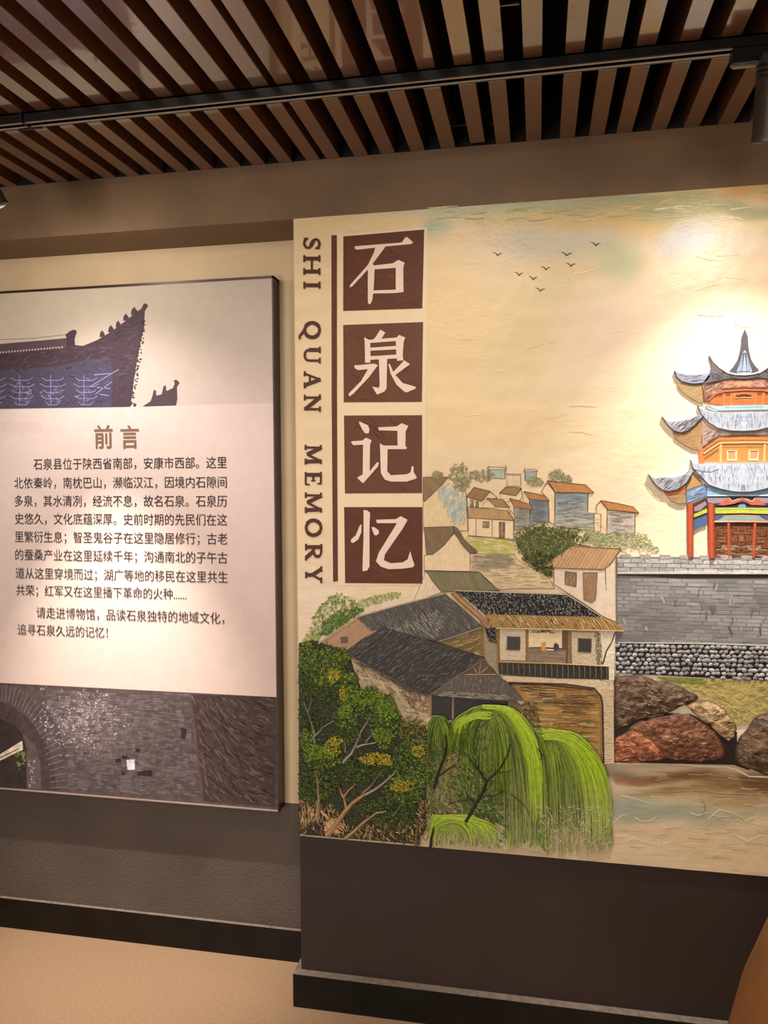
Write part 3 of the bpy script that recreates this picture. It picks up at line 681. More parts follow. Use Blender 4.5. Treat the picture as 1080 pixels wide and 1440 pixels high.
p.strokes(C1([(275, 482), (400, 486), (515, 508), (522, 575), (400, 570), (300, 545)]), 150, .1, 11, 1.8, [(196, 190, 84), (214, 206, 130), (182, 184, 80), (228, 210, 160)], .0014, .3, 10)
mp(p, 'grass_field')
GRN = [(92, 104, 48), (112, 122, 60), (76, 88, 38), (132, 138, 76), (150, 150, 96)]
p = NP(231)
BUSH = C1([(515, 470), (560, 440), (640, 405), (720, 428), (850, 450), (905, 490), (835, 530), (770, 565), (715, 620), (705, 690), (640, 665), (560, 605), (525, 560)])
p.slab(C1([(540, 480), (640, 430), (720, 440), (820, 470), (820, 520), (760, 560), (705, 615), (698, 670), (640, 650), (565, 590), (540, 540)]), (96, 104, 56), .0015)
p.leaves(BUSH, 900, 2.2, GRN, .002, .004)
p.leaves(C1([(560, 590), (640, 560), (720, 580), (705, 690), (640, 660)]), 220, 2.2, [(56, 66, 26), (70, 82, 34)], .003, .004)
mp(p, 'green_bush', 'leaf', label='mid green bush between the distant houses')
foliage([C7([(20, 500), (120, 480), (240, 495), (320, 500), (340, 560), (420, 610), (330, 600), (0, 585)]), C7([(-95, 530), (-60, 470), (20, 490), (60, 560), (0, 575)])], [(178, 184, 138), (196, 198, 152), (160, 168, 118)], 420, 2.4, 232, name='pale_bush', label='pale green bush by the city wall')
# near gabled house, stone slope, olive roof
house('gable_house', 24, [(C1, 'wall', [(60, 580), (100, 570), (215, 468), (292, 565), (292, 660), (60, 655)], (240, 216, 174), .0024), (C1, 'roof', [(60, 437), (207, 432), (217, 455), (165, 522), (102, 574), (72, 574)], (134, 112, 82), .004, None, (.5, 1), 2.4), (C1, 'roof', [(205, 430), (226, 440), (262, 500), (330, 562), (293, 568), (250, 522), (214, 468)], (120, 98, 70), .0048, None, (1, .4), 2.6)], [], 'small gabled house with curved brown roof edge')
house('stone_slope', 25, [(C1, 'wall_lined', [(292, 570), (512, 575), (560, 620), (690, 690), (720, 745), (430, 750), (340, 665), (292, 660)], (222, 198, 154), .0022)], [])
p = NP(252); p.strokes(C1([(295, 575), (510, 580), (540, 640), (400, 650), (300, 650)]), 150, .02, 18, .9, [(130, 122, 100), (150, 138, 112), (170, 154, 124)], .0028, .05, 8); mp(p, 'stone_course', kind='stuff')
house('olive_roof_house', 26, [(C1, 'wall', [(0, 820), (70, 658), (150, 765), (60, 800)], (240, 218, 184), .0022), (C1, 'roof', [(68, 656), (342, 664), (372, 700), (440, 758), (150, 764), (100, 705)], (128, 122, 88), .0036, None, (.5, 1), 3.4)], [(C1, [(60, 665), (68, 655)], 1.2, (90, 80, 60))], 'olive grey roof above the black tiled house')
# white house by the city wall
house('white_house', 27, [(C1, 'wall', [(715, 640), (965, 648), (1046, 556), (1085, 568), (1040, 620), (1032, 915), (960, 885), (800, 778), (715, 722)], (230, 212, 188), .003),
      (C1, 'roof', [(664, 630), (806, 530), (1054, 546), (1010, 612), (968, 650), (720, 642)], (206, 164, 118), .005, None, (-.62, 1), 4.4),
      (C1, 'window', [(772, 660), (830, 666), (828, 736), (773, 726)], (138, 106, 72), .0042), (C1, 'door', [(862, 666), (935, 667), (930, 770), (925, 805), (905, 818), (868, 802)], (158, 122, 88), .0042)],
      [(C1, [(976, 648), (980, 755)], 1.3, (120, 92, 66)), (C1, [(716, 645), (717, 722)], 1, SK), (C1, [(806, 530), (812, 522), (900, 534)], 1.6, (80, 56, 36))], 'white house with pale tiled roof beside the city wall')

# ---- black-tiled balcony house
bh_wall = NP(300)
bh_wall.slab(C3([(185, 360), (1010, 385), (1005, 700), (960, 700), (275, 660), (190, 585)]), (196, 180, 152), .004)
bh_wall.slab(C3([(-230, 470), (-150, 425), (165, 370), (185, 370), (190, 560), (130, 520), (0, 560)]), (146, 122, 74), .0038)
bh_wall.strokes(C3([(-150, 435), (165, 372), (170, 540), (0, 510)]), 110, -.4, 14, 2.4, [(126, 104, 60), (164, 140, 90), (110, 92, 60)], .0042, .3, 8)
bh = mp(bh_wall, 'balcony_house', 'plaster', label='large house with black tiled roof, straw eave and balcony')
BK = [(30, 29, 30), (46, 44, 44), (22, 21, 22)]
p = NP(301)
RF = C3([(0, 132), (20, 132), (705, 160), (780, 205), (925, 302), (560, 290), (190, 283), (150, 250), (80, 190)])
p.slab(RF, (34, 32, 32), .010)
p.ribs(RF, (.55, 1), 5.2, 3.2, (24, 23, 24), .010, .0125, (52, 50, 50), 8)
rr = random.Random(7)
for _ in range(1100):      # pale chipped tile ends catching paint
    a = (rr.uniform(640, 850), rr.uniform(829, 868))
    if inside(a, RF):
        d_ = rr.uniform(1.2, 2.8); p.line([a, (a[0] + .45 * d_, a[1] + d_ * .8)], rr.uniform(.6, 1.3), jit((134, 132, 128), 34, rr), .0127 + rr.uniform(0, .0006))
p.line(C3([(0, 132), (705, 158), (930, 300)]), 1.6, (190, 176, 150), .0125, 1.0)
mp(p, 'tiled_roof', 'paint', parent=bh, label='black tiled roof flecked with grey')
p = NP(302)
EV = C3([(185, 283), (925, 300), (1010, 340), (1066, 386), (700, 378), (262, 370), (215, 350)])
p.slab(EV, (166, 130, 76), .011)
p.ribs(EV, (.75, 1), 3.4, 2.0, (136, 100, 52), .011, .0125, (200, 166, 108), 22)
p.strokes(EV, 130, .95, 9, 1.2, [(96, 66, 34), (206, 160, 84), (228, 204, 160)], .0128, .15, 12)
p.line(C3([(262, 370), (700, 378), (1066, 386)]), 1.4, (226, 196, 140), .0126)
mp(p, 'straw_eave', parent=bh, label='ochre straw eave')
p = NP(303)
p.ridge(C3([(-15, 145), (40, 200), (110, 262), (160, 305), (195, 360)]), 7.5, (150, 116, 84), .009, .014, 6, (180, 142, 106))
mp(p, 'gable_ridge', parent=bh)
p = NP(304)
p.slab(C3([(188, 365), (268, 372), (268, 645), (190, 580)]), (160, 146, 122), .0046)
p.leaves(C3([(190, 370), (262, 372), (262, 470), (215, 460)]), 130, 1.8, [(52, 42, 38), (80, 66, 56), (40, 32, 30)], .005, .001)
mp(p, 'side_wall', 'plaster', parent=bh)
p = NP(304)
p.slab(C3([(282, 376), (448, 380), (448, 582), (282, 575)]), (212, 196, 168), .005); p.outline(C3([(282, 376), (448, 380), (448, 582), (282, 575)]), 1.1, (120, 92, 58), .0052)
mp(p, 'wall_panel', 'plaster', parent=bh)
p = NP(304)
p.slab(C3([(735, 392), (905, 398), (908, 606), (737, 602)]), (206, 190, 160), .005); p.outline(C3([(735, 392), (905, 398), (908, 606), (737, 602)]), 1.1, (120, 98, 66), .0052)
p.leaves(C3([(880, 400), (915, 400), (930, 600), (895, 600)]), 90, 1.6, [(110, 96, 66), (140, 124, 90)], .0052, .001)
mp(p, 'wall_panel', 'plaster', parent=bh)
p = NP(304)
p.slab(C3([(918, 385), (1012, 390), (1006, 700), (966, 700), (966, 612), (935, 608)]), (228, 216, 192), .0056)
p.line(C3([(1010, 400), (990, 460), (955, 520), (935, 598)]), 1.6, (70, 54, 40), .0058, 2.2)
mp(p, 'end_wall', 'plaster', parent=bh)
for poly in ([(330, 425), (411, 428), (410, 511), (328, 508)], [(778, 437), (861, 440), (859, 526), (778, 522)]):
    p = NP(305); p.slab(C3(poly), (54, 50, 50), .0056); p.outline(C3(poly), 1.5, (110, 96, 76), .0062); mp(p, 'window', parent=bh)
p = NP(306)
p.slab(C3([(466, 378), (676, 384), (676, 498), (466, 495)]), (232, 210, 170), .0046)
p.slab(C3([(460, 498), (716, 505), (716, 600), (455, 588)]), (142, 124, 100), .0048)
p.strokes(C3([(460, 502), (716, 508), (716, 598), (455, 586)]), 40, .02, 20, 1.2, [(120, 102, 80), (160, 142, 114)], .005, .05, 6)
p.strokes(C3([(466, 378), (676, 384), (676, 408), (466, 400)]), 26, .02, 10, 1.2, [(70, 52, 34), (110, 84, 52)], .005, .1, 8)
p.line(C3([(470, 497), (560, 495), (620, 500), (716, 506)]), 1.6, (66, 52, 40), .0052)
mp(p, 'open_bay', parent=bh)
p = NP(307)
for a in ([(458, 376), (456, 590)], [(272, 370), (272, 640)], [(724, 388), (726, 602)], [(166, 370), (172, 530)]): p.ridge(C3(a), 3.0, (150, 118, 66), .0046, .008, 3.0, (176, 142, 88))
p.slab(C3([(676, 384), (716, 390), (712, 590), (700, 598), (700, 500), (678, 498)]), (100, 72, 52), .0056)
for a in ([(280, 585), (640, 596), (972, 612)],): p.ridge(C3(a), 2.2, (160, 126, 70), .007, .0095, 2.2, (190, 158, 96))
mp(p, 'timber_post', parent=bh)
p = NP(308)     # two tiny painted figures in the bay
p.slab(C3([(548, 468), (556, 458), (572, 465), (574, 495), (566, 518), (548, 515), (542, 495)]), (220, 158, 70), .0058)
p.dome(C3(blob(566, 460, 8, 7, 3)), .001, lambda *a: (222, 180, 140), .0055, 12, 3)
p.slab(C3([(628, 472), (640, 466), (656, 480), (658, 505), (630, 512), (620, 498)]), (56, 50, 54), .0058)
p.dome(C3(blob(630, 465, 8, 7, 4)), .001, lambda *a: (224, 196, 160), .0055, 12, 3)
p.line(C3([(575, 508), (622, 510)]), 1.6, (236, 226, 200), .0058)
mp(p, 'painted_figure', parent=bh, label='two tiny seated figures in orange and dark clothes')
p = NP(309)
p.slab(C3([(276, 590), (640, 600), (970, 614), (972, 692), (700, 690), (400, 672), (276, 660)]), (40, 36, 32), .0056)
p.line(C3([(276, 658), (640, 684), (972, 692)]), 1.6, (70, 58, 44), .0096)
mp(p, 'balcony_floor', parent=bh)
for k in range(20):
    x_ = 296 + k * 34.8
    p = NP(310); y0 = 590 + (x_ - 276) * .034; y1 = 662 + (x_ - 276) * .05 if x_ < 640 else 680 + (x_ - 640) * .03
    p.ridge(C3([(x_, y0), (x_ + 3, (y0 + y1) / 2), (x_ + 1, y1)]), 1.7, (126, 116, 96), .0060, .0092, 1.4, (170, 158, 130)); mp(p, 'baluster', parent=bh)
# stone arch under the balcony
p = NP(320)
p.slab(C3([(340, 715), (700, 722), (880, 748), (926, 830), (928, 1228), (560, 1228), (470, 1000), (430, 830)]), (166, 128, 68), .003)
AR = C3([(345, 720), (700, 726), (878, 752), (920, 830), (922, 1225), (560, 1225), (470, 1000), (430, 835)])
p.strokes(AR, 160, .03, 26, 3.4, [(178, 130, 62), (150, 108, 56), (190, 152, 88), (128, 112, 62), (196, 170, 106)], .0034, .1, 9)
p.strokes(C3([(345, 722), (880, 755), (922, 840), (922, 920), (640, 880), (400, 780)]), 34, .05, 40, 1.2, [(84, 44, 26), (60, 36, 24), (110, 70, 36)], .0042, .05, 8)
p.strokes(C3([(640, 860), (920, 860), (922, 1080), (640, 1060)]), 30, .03, 34, 1.0, [(84, 72, 44), (110, 92, 56)], .0044, .05, 8)
p.slab(C3([(560, 1195), (922, 1195), (922, 1230), (560, 1230)]), (150, 146, 116), .0046)
p.leaves(C3([(420, 830), (520, 850), (540, 1000), (470, 1000), (430, 960)]), 160, 2.2, [(96, 84, 50), (130, 108, 70), (80, 74, 40)], .005, .002)
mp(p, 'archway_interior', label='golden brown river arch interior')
p = NP(321)
AO = [(300, 672), (640, 688), (905, 698), (960, 720), (990, 770), (1000, 850), (1004, 1226)]; AI = [(300, 690), (340, 713), (700, 724), (880, 750), (922, 800), (932, 860), (938, 1226)]
p.slab(C3(AO + AI[::-1]), (216, 196, 160), .009)
for k in range(34):
    y_ = 760 + k * 14
    p.line(C3([(934 + min(0, (y_ - 860) * .2), y_ + 6), (996, y_)]), .8, (170, 146, 108), .0092)
p.line(C3(AI[1:]), 2.0, (62, 46, 32), .0092, 2.6)
p.line(C3([(345, 722), (560, 728), (870, 762)]), 2.4, (70, 36, 24), .006, 1.0)
mp(p, 'stone_arch', 'plaster', label='cream stone arch edge at the river')

# ---- grey-roofed houses in front
gw = NP(330)
gw.slab(C2([(125, 366), (300, 250), (378, 312), (250, 412), (185, 434), (145, 420)]), (184, 146, 114), .005)
gw.outline(C2([(145, 365), (145, 418)]), 1, SK, .0055, False)
gh = mp(gw, 'grey_roof_house', 'plaster', label='house with long grey ribbed roof and tan gable')
p = NP(331); p.slab(C2([(212, 340), (255, 338), (255, 376), (213, 376)]), (92, 74, 58), .0056); p.outline(C2([(212, 340), (255, 338), (255, 376), (213, 376)]), .9, (190, 160, 130), .006); mp(p, 'window', parent=gh)
p = NP(332)
R2 = C2([(300, 240), (520, 180), (740, 125), (800, 175), (928, 290), (820, 328), (710, 362), (520, 335), (440, 290), (378, 312)])
p.slab(R2, (84, 80, 75), .010)
p.ribs(R2, (.78, 1), 2.5, 1.4, (64, 61, 58), .010, .0118, (122, 118, 111), 14)
p.strokes(R2, 420, .9, 5, .7, [(150, 146, 138), (128, 124, 118)], .012, .2, 14)
p.strokes(C2([(430, 292), (700, 200), (760, 260), (700, 355), (520, 330)]), 200, .95, 6, .8, [(176, 172, 162), (150, 146, 138)], .0122, .2, 14)
p.line(C2([(104, 374), (200, 306), (300, 240), (520, 178), (740, 123)]), 2.2, (170, 154, 128), .0122, 1.2)
p.line(C2([(712, 363), (820, 328), (928, 291)]), 1.6, (150, 140, 120), .0122)
mp(p, 'ribbed_roof', parent=gh, label='grey ribbed roof')
fw = NP(340)
fw.slab(C2([(268, 452), (420, 500), (620, 622), (672, 640), (676, 748), (600, 745), (545, 780), (505, 720), (480, 650), (410, 605), (330, 620), (290, 540)]), (182, 164, 130), .006)
fw.strokes(C2([(268, 455), (620, 622), (668, 640), (672, 742), (545, 770), (500, 650), (340, 600), (290, 540)]), 150, .6, 12, 3.0, [(196, 180, 146), (160, 140, 106), (140, 116, 84), (206, 190, 158)], .0064, .6, 8)
fw.strokes(C2([(500, 590), (620, 625), (668, 645), (668, 740), (560, 700)]), 90, 1.0, 7, 1.6, [(120, 92, 64), (140, 112, 80), (96, 76, 54)], .0068, .8, 8)
fw.strokes(C2([(275, 460), (420, 505), (610, 620), (600, 640), (420, 540), (285, 480)]), 60, .55, 12, 2.0, [(96, 76, 56), (120, 96, 70)], .0068, .2, 8)
fh = mp(fw, 'dark_roof_house', 'plaster', label='front house with dark ribbed roof and peeling beige wall')
p = NP(341)
R3 = C2([(248, 408), (340, 345), (432, 290), (700, 368), (942, 446), (800, 540), (662, 632), (620, 620), (480, 545), (300, 450)])
p.slab(R3, (60, 57, 55), .014)
p.ribs(R3, (-.86, .62), 3.0, 1.8, (40, 37, 37), .014, .0165, (94, 90, 86), 12)
p.strokes(R3, 420, 2.52, 6, .7, [(134, 130, 124), (110, 106, 100)], .0168, .12, 14)
p.line(C2([(244, 412), (300, 452), (480, 548), (620, 624), (662, 636)]), 1.8, (84, 66, 50), .0165)
p.line(C2([(662, 634), (800, 542), (942, 448)]), 2.0, (110, 96, 78), .0168)
mp(p, 'ribbed_roof', parent=fh, label='dark charcoal ribbed roof')
p = NP(342)
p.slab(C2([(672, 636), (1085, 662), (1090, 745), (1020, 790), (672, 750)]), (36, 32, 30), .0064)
p.slab(C2([(1062, 650), (1130, 690), (1120, 850), (1085, 800), (1075, 720)]), (120, 98, 66), .0072)
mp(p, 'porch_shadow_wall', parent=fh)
p = NP(343)
PT = C2([(905, 440), (935, 452), (1002, 528), (800, 532), (840, 500)])
p.slab(PT, (90, 70, 46), .012)
for a in ([(915, 528), (926, 455)], [(905, 522), (882, 488)], [(925, 522), (960, 492)], [(810, 530), (1000, 530)]): p.ridge(C2(a), 1.6, (176, 156, 120), .012, .014)
mp(p, 'pediment', parent=fh)
p = NP(344)
R4 = [(668.0, 1049 - 73.5 + 0)] and C2([(672, 630), (800, 532), (1005, 534), (1065, 575), (1135, 658), (1080, 664), (880, 650)])
p.slab(R4, (104, 98, 88), .015)
p.ribs(R4, (-.3, 1), 2.6, 1.4, (84, 78, 70), .015, .0168, (136, 128, 114), 12)
p.strokes(R4, 120, 1.85, 5, .8, [(160, 152, 136), (130, 122, 108)], .017, .15, 12)
p.strokes(C2([(720, 610), (1060, 625), (1115, 655), (900, 648), (690, 632)]), 90, .1, 9, 2.0, [(150, 142, 126), (134, 124, 108)], .0172, .2, 8)
mp(p, 'porch_roof', parent=fh, label='grey porch roof')
for a in ([(671, 636), (670, 746)], [(784, 642), (782, 756)], [(1068, 655), (1066, 740)]):
    p = NP(345); p.ridge(C2(a), 3.2, (160, 136, 100), .007, .011, 3, (196, 172, 132)); mp(p, 'porch_post', parent=fh)

# ---- city wall: single bricks, a rubble-stone foot, battlements
cw = NP(400)
WR = 1500
def wy(x, y0, s_): return y0 + (x - 866) * s_
cw.slab([(866, wy(866, 783, .0)), (WR, 783), (WR, 916), (1080, 905.5), (866, 903)], (126, 123, 119), .0036)
city = mp(cw, 'city_wall', 'paint', label='grey brick city wall with battlements')
BRM = {}
def brick_mesh(seed):
    b = bmesh.new(); r = random.Random(seed)
    bmesh.ops.create_cube(b, size=1.0)
    for v in b.verts:
        v.co += Vector((r.uniform(-.02, .02), 0, r.uniform(-.06, .06)))
        if v.co.y < 0: v.co.x *= .95; v.co.z *= .88
    m_ = bpy.data.meshes.new('brick'); b.to_mesh(m_); b.free()
    at_ = m_.color_attributes.new('Col', 'FLOAT_COLOR', 'POINT'); g = 136 + 56 * seed / 23
    at_.data.foreach_set('color', np.array([lin((g, g - 2, g - 3))] * len(m_.vertices), dtype=np.float32).ravel())
    m_.materials.append(M['plaster'])
    return m_
bms = [brick_mesh(i) for i in range(24)]
r4 = random.Random(11)
cell = []
z0, z1 = onY(866, 902, D0).z, onY(866, 812, D0).z
X0 = onY(866, 850, D0).x; X1 = MX1 - .005
rowsN = 17; bhz = (z1 - z0) / rowsN; bw = .0335
for j in range(rowsN):
    x_ = X0 - (j % 2) * bw * .5
    while x_ < X1:
        a, b = max(x_, X0), min(x_ + bw, X1)
        if b - a > .006: cell.append((a, b, z0 + j * bhz, z0 + (j + 1) * bhz))
        x_ += bw * r4.choice((1, 1, .9, 1.12))
cell.sort(key=lambda c: c[0])
def place(mesh, name, x0, x1, z0, z1, h0, h1, parent):
    o = bpy.data.objects.new(name, mesh); COL.objects.link(o)
    o.location = ((x0 + x1) / 2, D0 - (h0 + h1) / 2, (z0 + z1) / 2); o.scale = (x1 - x0 - .0008, h1 - h0, z1 - z0 - .0007)
    o.parent = parent; o.matrix_parent_inverse = parent.matrix_world.inverted()
    return o
bpy.context.view_layer.update()
def bpick(c):
    v = mnoise.fractal(Vector((c[0] * 9, 0, c[2] * 16)), .8, 2.1, 4) * .8 + .45 + r4.uniform(-.07, .07) + .25 * (c[2] - z0) / (z1 - z0) - .1
    return max(0.0, min(.999, v))
for c in cell[:288]: place(bms[int(bpick(c) * 24)], 'brick', c[0], c[1], c[2], c[3], .001, .0042 + r4.uniform(-.0006, .0006), city)
def joined(cells, name, parent, h0, h1, gr, mat):
    vs_, fs_, cs_ = [], [], []
    for (a, b, c, d) in cells:
        g = r4.uniform(*gr); k = len(vs_); hh = h1 + r4.uniform(-.0006, .0006); e = .0004
        vs_ += [(a + e, D0 - h0, c + e), (b - e, D0 - h0, c + e), (b - e, D0 - h0, d - e), (a + e, D0 - h0, d - e), (a + 2 * e, D0 - hh, c + 2 * e), (b - 2 * e, D0 - hh, c + 2 * e), (b - 2 * e, D0 - hh, d - 2 * e), (a + 2 * e, D0 - hh, d - 2 * e)]
        fs_ += [(k + 4, k + 5, k + 6, k + 7), (k, k + 1, k + 5, k + 4), (k + 1, k + 2, k + 6, k + 5), (k + 2, k + 3, k + 7, k + 6), (k + 3, k, k + 4, k + 7)]
        cs_ += [lin((g, g - 2, g - 3))] * 8
    m_ = bpy.data.meshes.new(name); m_.from_pydata(vs_, [], fs_)
    a_ = m_.color_attributes.new('Col', 'FLOAT_COLOR', 'POINT'); a_.data.foreach_set('color', np.array(cs_, dtype=np.float32).ravel())
    return keep(link(name, m_, M[mat], kind='stuff'), parent)
joined(cell[288:], 'brickwork', city, .001, .0042, (150, 178), 'plaster')
# parapet with merlons (three courses and the crenels)
par = []
zp0, zp1 = onY(866, 803, D0).z, onY(866, 785, D0).z
zt = onY(870, 779, D0).z
bh3 = (zp1 - zp0) / 3
for j in range(3):
    x_ = X0 - (j % 2) * .018
    while x_ < X1:
        a, b = max(x_, X0 + .002), min(x_ + .036, X1)
        if b - a > .006: par.append((a, b, zp0 + j * bh3, zp0 + (j + 1) * bh3))
        x_ += .036
joined(par, 'parapet_brickwork', city, .001, .0065, (158, 192), 'plaster')
mx = onY(872, 780, D0).x; mi = 0
while mx < X1 - .03:
    bx = Box().box(mx, mx + .0262, D0 - .0066 , D0 - .001, zp1, zt, .0006); me_ = bx.build('merlon', None)
    me_.data.color_attributes.new('Col', 'FLOAT_COLOR', 'POINT').data.foreach_set('color', np.array([lin((168, 160, 154))] * len(me_.data.vertices), dtype=np.float32).ravel())
    me_.data.materials.append(M['plaster']); keep(me_, city); mx += .0498
p = NP(402)
p.slab([(868, 803.5), (WR, 803.5), (WR, 807.5), (868, 806.5)], (212, 204, 192), .008)
mp(p, 'stone_ledge', 'plaster', parent=city, label='pale ledge under the battlements')
p = NP(403)
p.slab([(868, 807), (WR, 807.5), (WR, 811.5), (960, 813), (900, 810), (868, 809)], (48, 46, 46), .0045)
p.line([(866, 784), (868, 905)], 1.6, (120, 110, 98), .0062)
p.line([(868, 903), (980, 904), (1080, 907), (WR, 917)], 1.4, (206, 202, 194), .0048, 1.8)
p.strokes([(870, 815), (1500, 815), (1500, 900), (870, 898)], 60, 1.5, 12, 4, [(96, 95, 94), (160, 158, 154)], .0049, .4, 8)
mp(p, 'dark_joint', parent=city)
p = NP(404)
ST = [(866, 904), (1080, 908), (WR, 918), (WR, 972), (1080, 957), (960, 951), (866, 946)]
p.slab(ST, (22, 22, 24), .003)
foot = mp(p, 'rubble_foot', label='band of pale rounded stones at the foot of the wall')
sb = bmesh.new(); bmesh.ops.create_icosphere(sb, subdivisions=1, radius=.5)
stm = []
for k in range(8):
    b_ = sb.copy(); r5 = random.Random(k)
    bmesh.ops.delete(b_, geom=[v for v in b_.verts if v.co.y > .3], context='VERTS')
    for v in b_.verts: v.co += Vector((r5.uniform(-.07, .07), 0, r5.uniform(-.07, .07))); v.co.y *= .8
    m_ = bpy.data.meshes.new('stone'); b_.to_mesh(m_); b_.free()
    for f_ in m_.polygons: f_.use_smooth = True
    g = 150 + k * 9
    m_.color_attributes.new('Col', 'FLOAT_COLOR', 'POINT').data.foreach_set('color', np.array([lin((g, g - 2, g - 2))] * len(m_.vertices), dtype=np.float32).ravel())
    m_.materials.append(M['plaster']); stm.append(m_)
sb.free()
cnt = 0; sts_ = []
y_ = 907.5; row = 0
while y_ < 968:
    x_ = 869 + (row % 2) * 4
    while x_ < WR - 6:
        px_, py_ = x_ + r4.uniform(-1.2, 1.2), y_ + r4.uniform(-1.1, 1.1) + (x_ - 866) * .018
        if inside((px_, py_), ST): sts_.append((px_, py_))
        x_ += 7.6 * r4.uniform(.85, 1.15)
    y_ += 6.2; row += 1
sts_.sort()
bpy.context.view_layer.update()
acc_v, acc_f, acc_c = [], [], []
for k, (a, b) in enumerate(sts_):
    w = onY(a, b, D0); m_ = r4.choice(stm); sx, sz, an = r4.uniform(.0125, .0165), r4.uniform(.0098, .0128), r4.uniform(-.5, .5)
    if len([1 for _ in range(0)]) == 0 and k < 298:
        o = bpy.data.objects.new('stone', m_); COL.objects.link(o); o.location = (w.x, D0 - .003, w.z); o.scale = (sx, .010, sz); o.rotation_euler = (0, an, 0)
        o.parent = foot; o.matrix_parent_inverse = foot.matrix_world.inverted()
    else:
        k0 = len(acc_v); g = lin((r4.uniform(130, 190),) * 3)
        for v in m_.vertices:
            x1_, z1_ = v.co.x * sx, v.co.z * sz
            acc_v.append((w.x + x1_ * math.cos(an) + z1_ * math.sin(an), D0 - .003 + v.co.y * .010, w.z - x1_ * math.sin(an) + z1_ * math.cos(an))); acc_c.append(g)
        acc_f += [tuple(k0 + i for i in f_.vertices) for f_ in m_.polygons]
m_ = bpy.data.meshes.new('rubble'); m_.from_pydata(acc_v, [], acc_f)
m_.color_attributes.new('Col', 'FLOAT_COLOR', 'POINT').data.foreach_set('color', np.array(acc_c, dtype=np.float32).ravel())
for f_ in m_.polygons: f_.use_smooth = True
keep(link('rubble', m_, M['plaster'], kind='stuff'), foot)

# ---- grassy bank and rocks
p = NP(420)
BNK = C8([(375, 412), (1080, 442), (2860, 545), (2860, 800), (1080, 700), (880, 720), (830, 660), (650, 570), (600, 510), (470, 450)])
p.slab(BNK, (178, 162, 96), .003)
p.strokes(BNK, 520, .25, 12, 2.6, [(186, 168, 98), (160, 150, 84), (204, 186, 122), (140, 140, 74), (176, 148, 96)], .0034, .5, 9)
p.strokes(C8([(375, 414), (700, 425), (700, 460), (470, 448)]), 60, .1, 12, 1.8, [(110, 128, 50), (130, 140, 60)], .004, .15, 8)
mp(p, 'grassy_bank', 'plaster')
def rockcol(c0, c1, c2):
    def f(x, y, n, t):
        k = max(0, min(1, .5 + n * .85)); c = mixc(c0, c1, k)
        if n > .75: c = mixc(c, c2, min(1, (n - .75) * 2.0))
        if t > .93: c = mixc(c, (40, 26, 18), .55)
        return c
    return f
p = NP(421); p.slab(C8([(100, 720), (470, 640), (760, 760), (830, 820), (880, 760), (880, 900), (960, 1000), (860, 965), (110, 950)]), (34, 24, 18), .006); mp(p, 'dark_crevice')
ROCKS = [
    ('grey brown', [(104, 405), (180, 400), (250, 388), (340, 428), (430, 440), (545, 482), (645, 548), (560, 582), (450, 640), (300, 672), (170, 722), (106, 745)], .022, (70, 50, 38), (132, 104, 82), (184, 160, 130)),
    ('cream topped', [(548, 582), (650, 553), (765, 582), (832, 645), (872, 722), (862, 805), (800, 805), (760, 770), (720, 722), (620, 655)], .024, (150, 108, 66), (200, 176, 136), (226, 212, 180)),
    ('rust red', [(180, 740), (250, 690), (420, 650), (560, 643), (680, 688), (762, 762), (812, 870), (812, 932), (680, 948), (430, 935), (300, 880)], .028, (92, 54, 38), (150, 92, 62), (190, 164, 128)),
    ('orange', [(100, 800), (160, 760), (232, 738), (345, 788), (430, 860), (442, 905), (420, 935), (250, 950), (120, 955), (96, 930)], .034, (118, 66, 40), (190, 118, 78), (220, 172, 130)),
    ('large dark brown', [(860, 862), (900, 792), (1000, 662), (1085, 622), (1180, 605), (1300, 660), (1400, 760), (1450, 900), (1380, 990), (1230, 1030), (1080, 1032), (950, 992), (872, 962)], .040, (70, 52, 38), (136, 106, 80), (176, 144, 112)),
    ('small brown', [(1440, 850), (1520, 760), (1680, 740), (1820, 820), (1860, 940), (1760, 1030), (1560, 1040), (1440, 1000)], .030, (84, 60, 42), (150, 110, 80), (180, 150, 120)),
]
for k, (nm_, poly, hh, a, b, c) in enumerate(ROCKS):
    p = NP(430 + k); q = C8(poly)
    hh *= .5
    p.dome(q, hh, rockcol(a, b, c), .004, 84, 22, .26, .6)
    xs0, ys0, xs1, ys1 = bbox(q)
    for _ in range(240 if k in (0, 2, 4) else 120):   # dry-brush paint dragged over the bumps
        pt = (p.r.uniform(xs0, xs1), p.r.uniform(ys0, ys1))
        hh_ = [p.surf(*q_) for q_ in (pt,)][0]
        if hh_ is None: continue
        L_2 = p.r.uniform(3, 9); an_ = p.r.uniform(-.35, .35) + .35 * math.sin(pt[0] * .05)
        qs = [(pt[0] + math.cos(an_) * L_2 * u_, pt[1] + math.sin(an_) * L_2 * u_ - 1.2 * math.sin(u_ * 3.14)) for u_ in (0, .33, .66, 1)]
        hs_ = [p.surf(*q_) for q_ in qs]
        if None in hs_: continue
        cc_ = jit(p.r.choice([mixc(c, b, .3), mixc(a, (40, 28, 20), .5), mixc(b, c, .5), mixc(a, b, .4), mixc(a, (40, 28, 20), .3)]), 14, p.r); w_ = p.r.uniform(.6, 1.7)
        P_t = [p.W((x_, y_ - w_ / 2), h_ + .0006) for (x_, y_), h_ in zip(qs, hs_)] + [p.W((x_, y_ + w_ / 2), h_ + .0006) for (x_, y_), h_ in zip(qs, hs_)]
        p.add(P_t, [(i_, i_ + 1, 5 + i_, 4 + i_) for i_ in range(3)], [lin(cc_)] * 8)
    mp(p, 'rock', 'rock', label=nm_ + ' rock')

# ---- pagoda (left half authored, mirrored about its spire)
MIRX = onY(1043.95, 640, D0).x
HS = 0.6; CG = 0.66
pg = NP(500)
W1 = (214, 124, 60); RED = (214, 96, 58); OCH = (180, 132, 70)
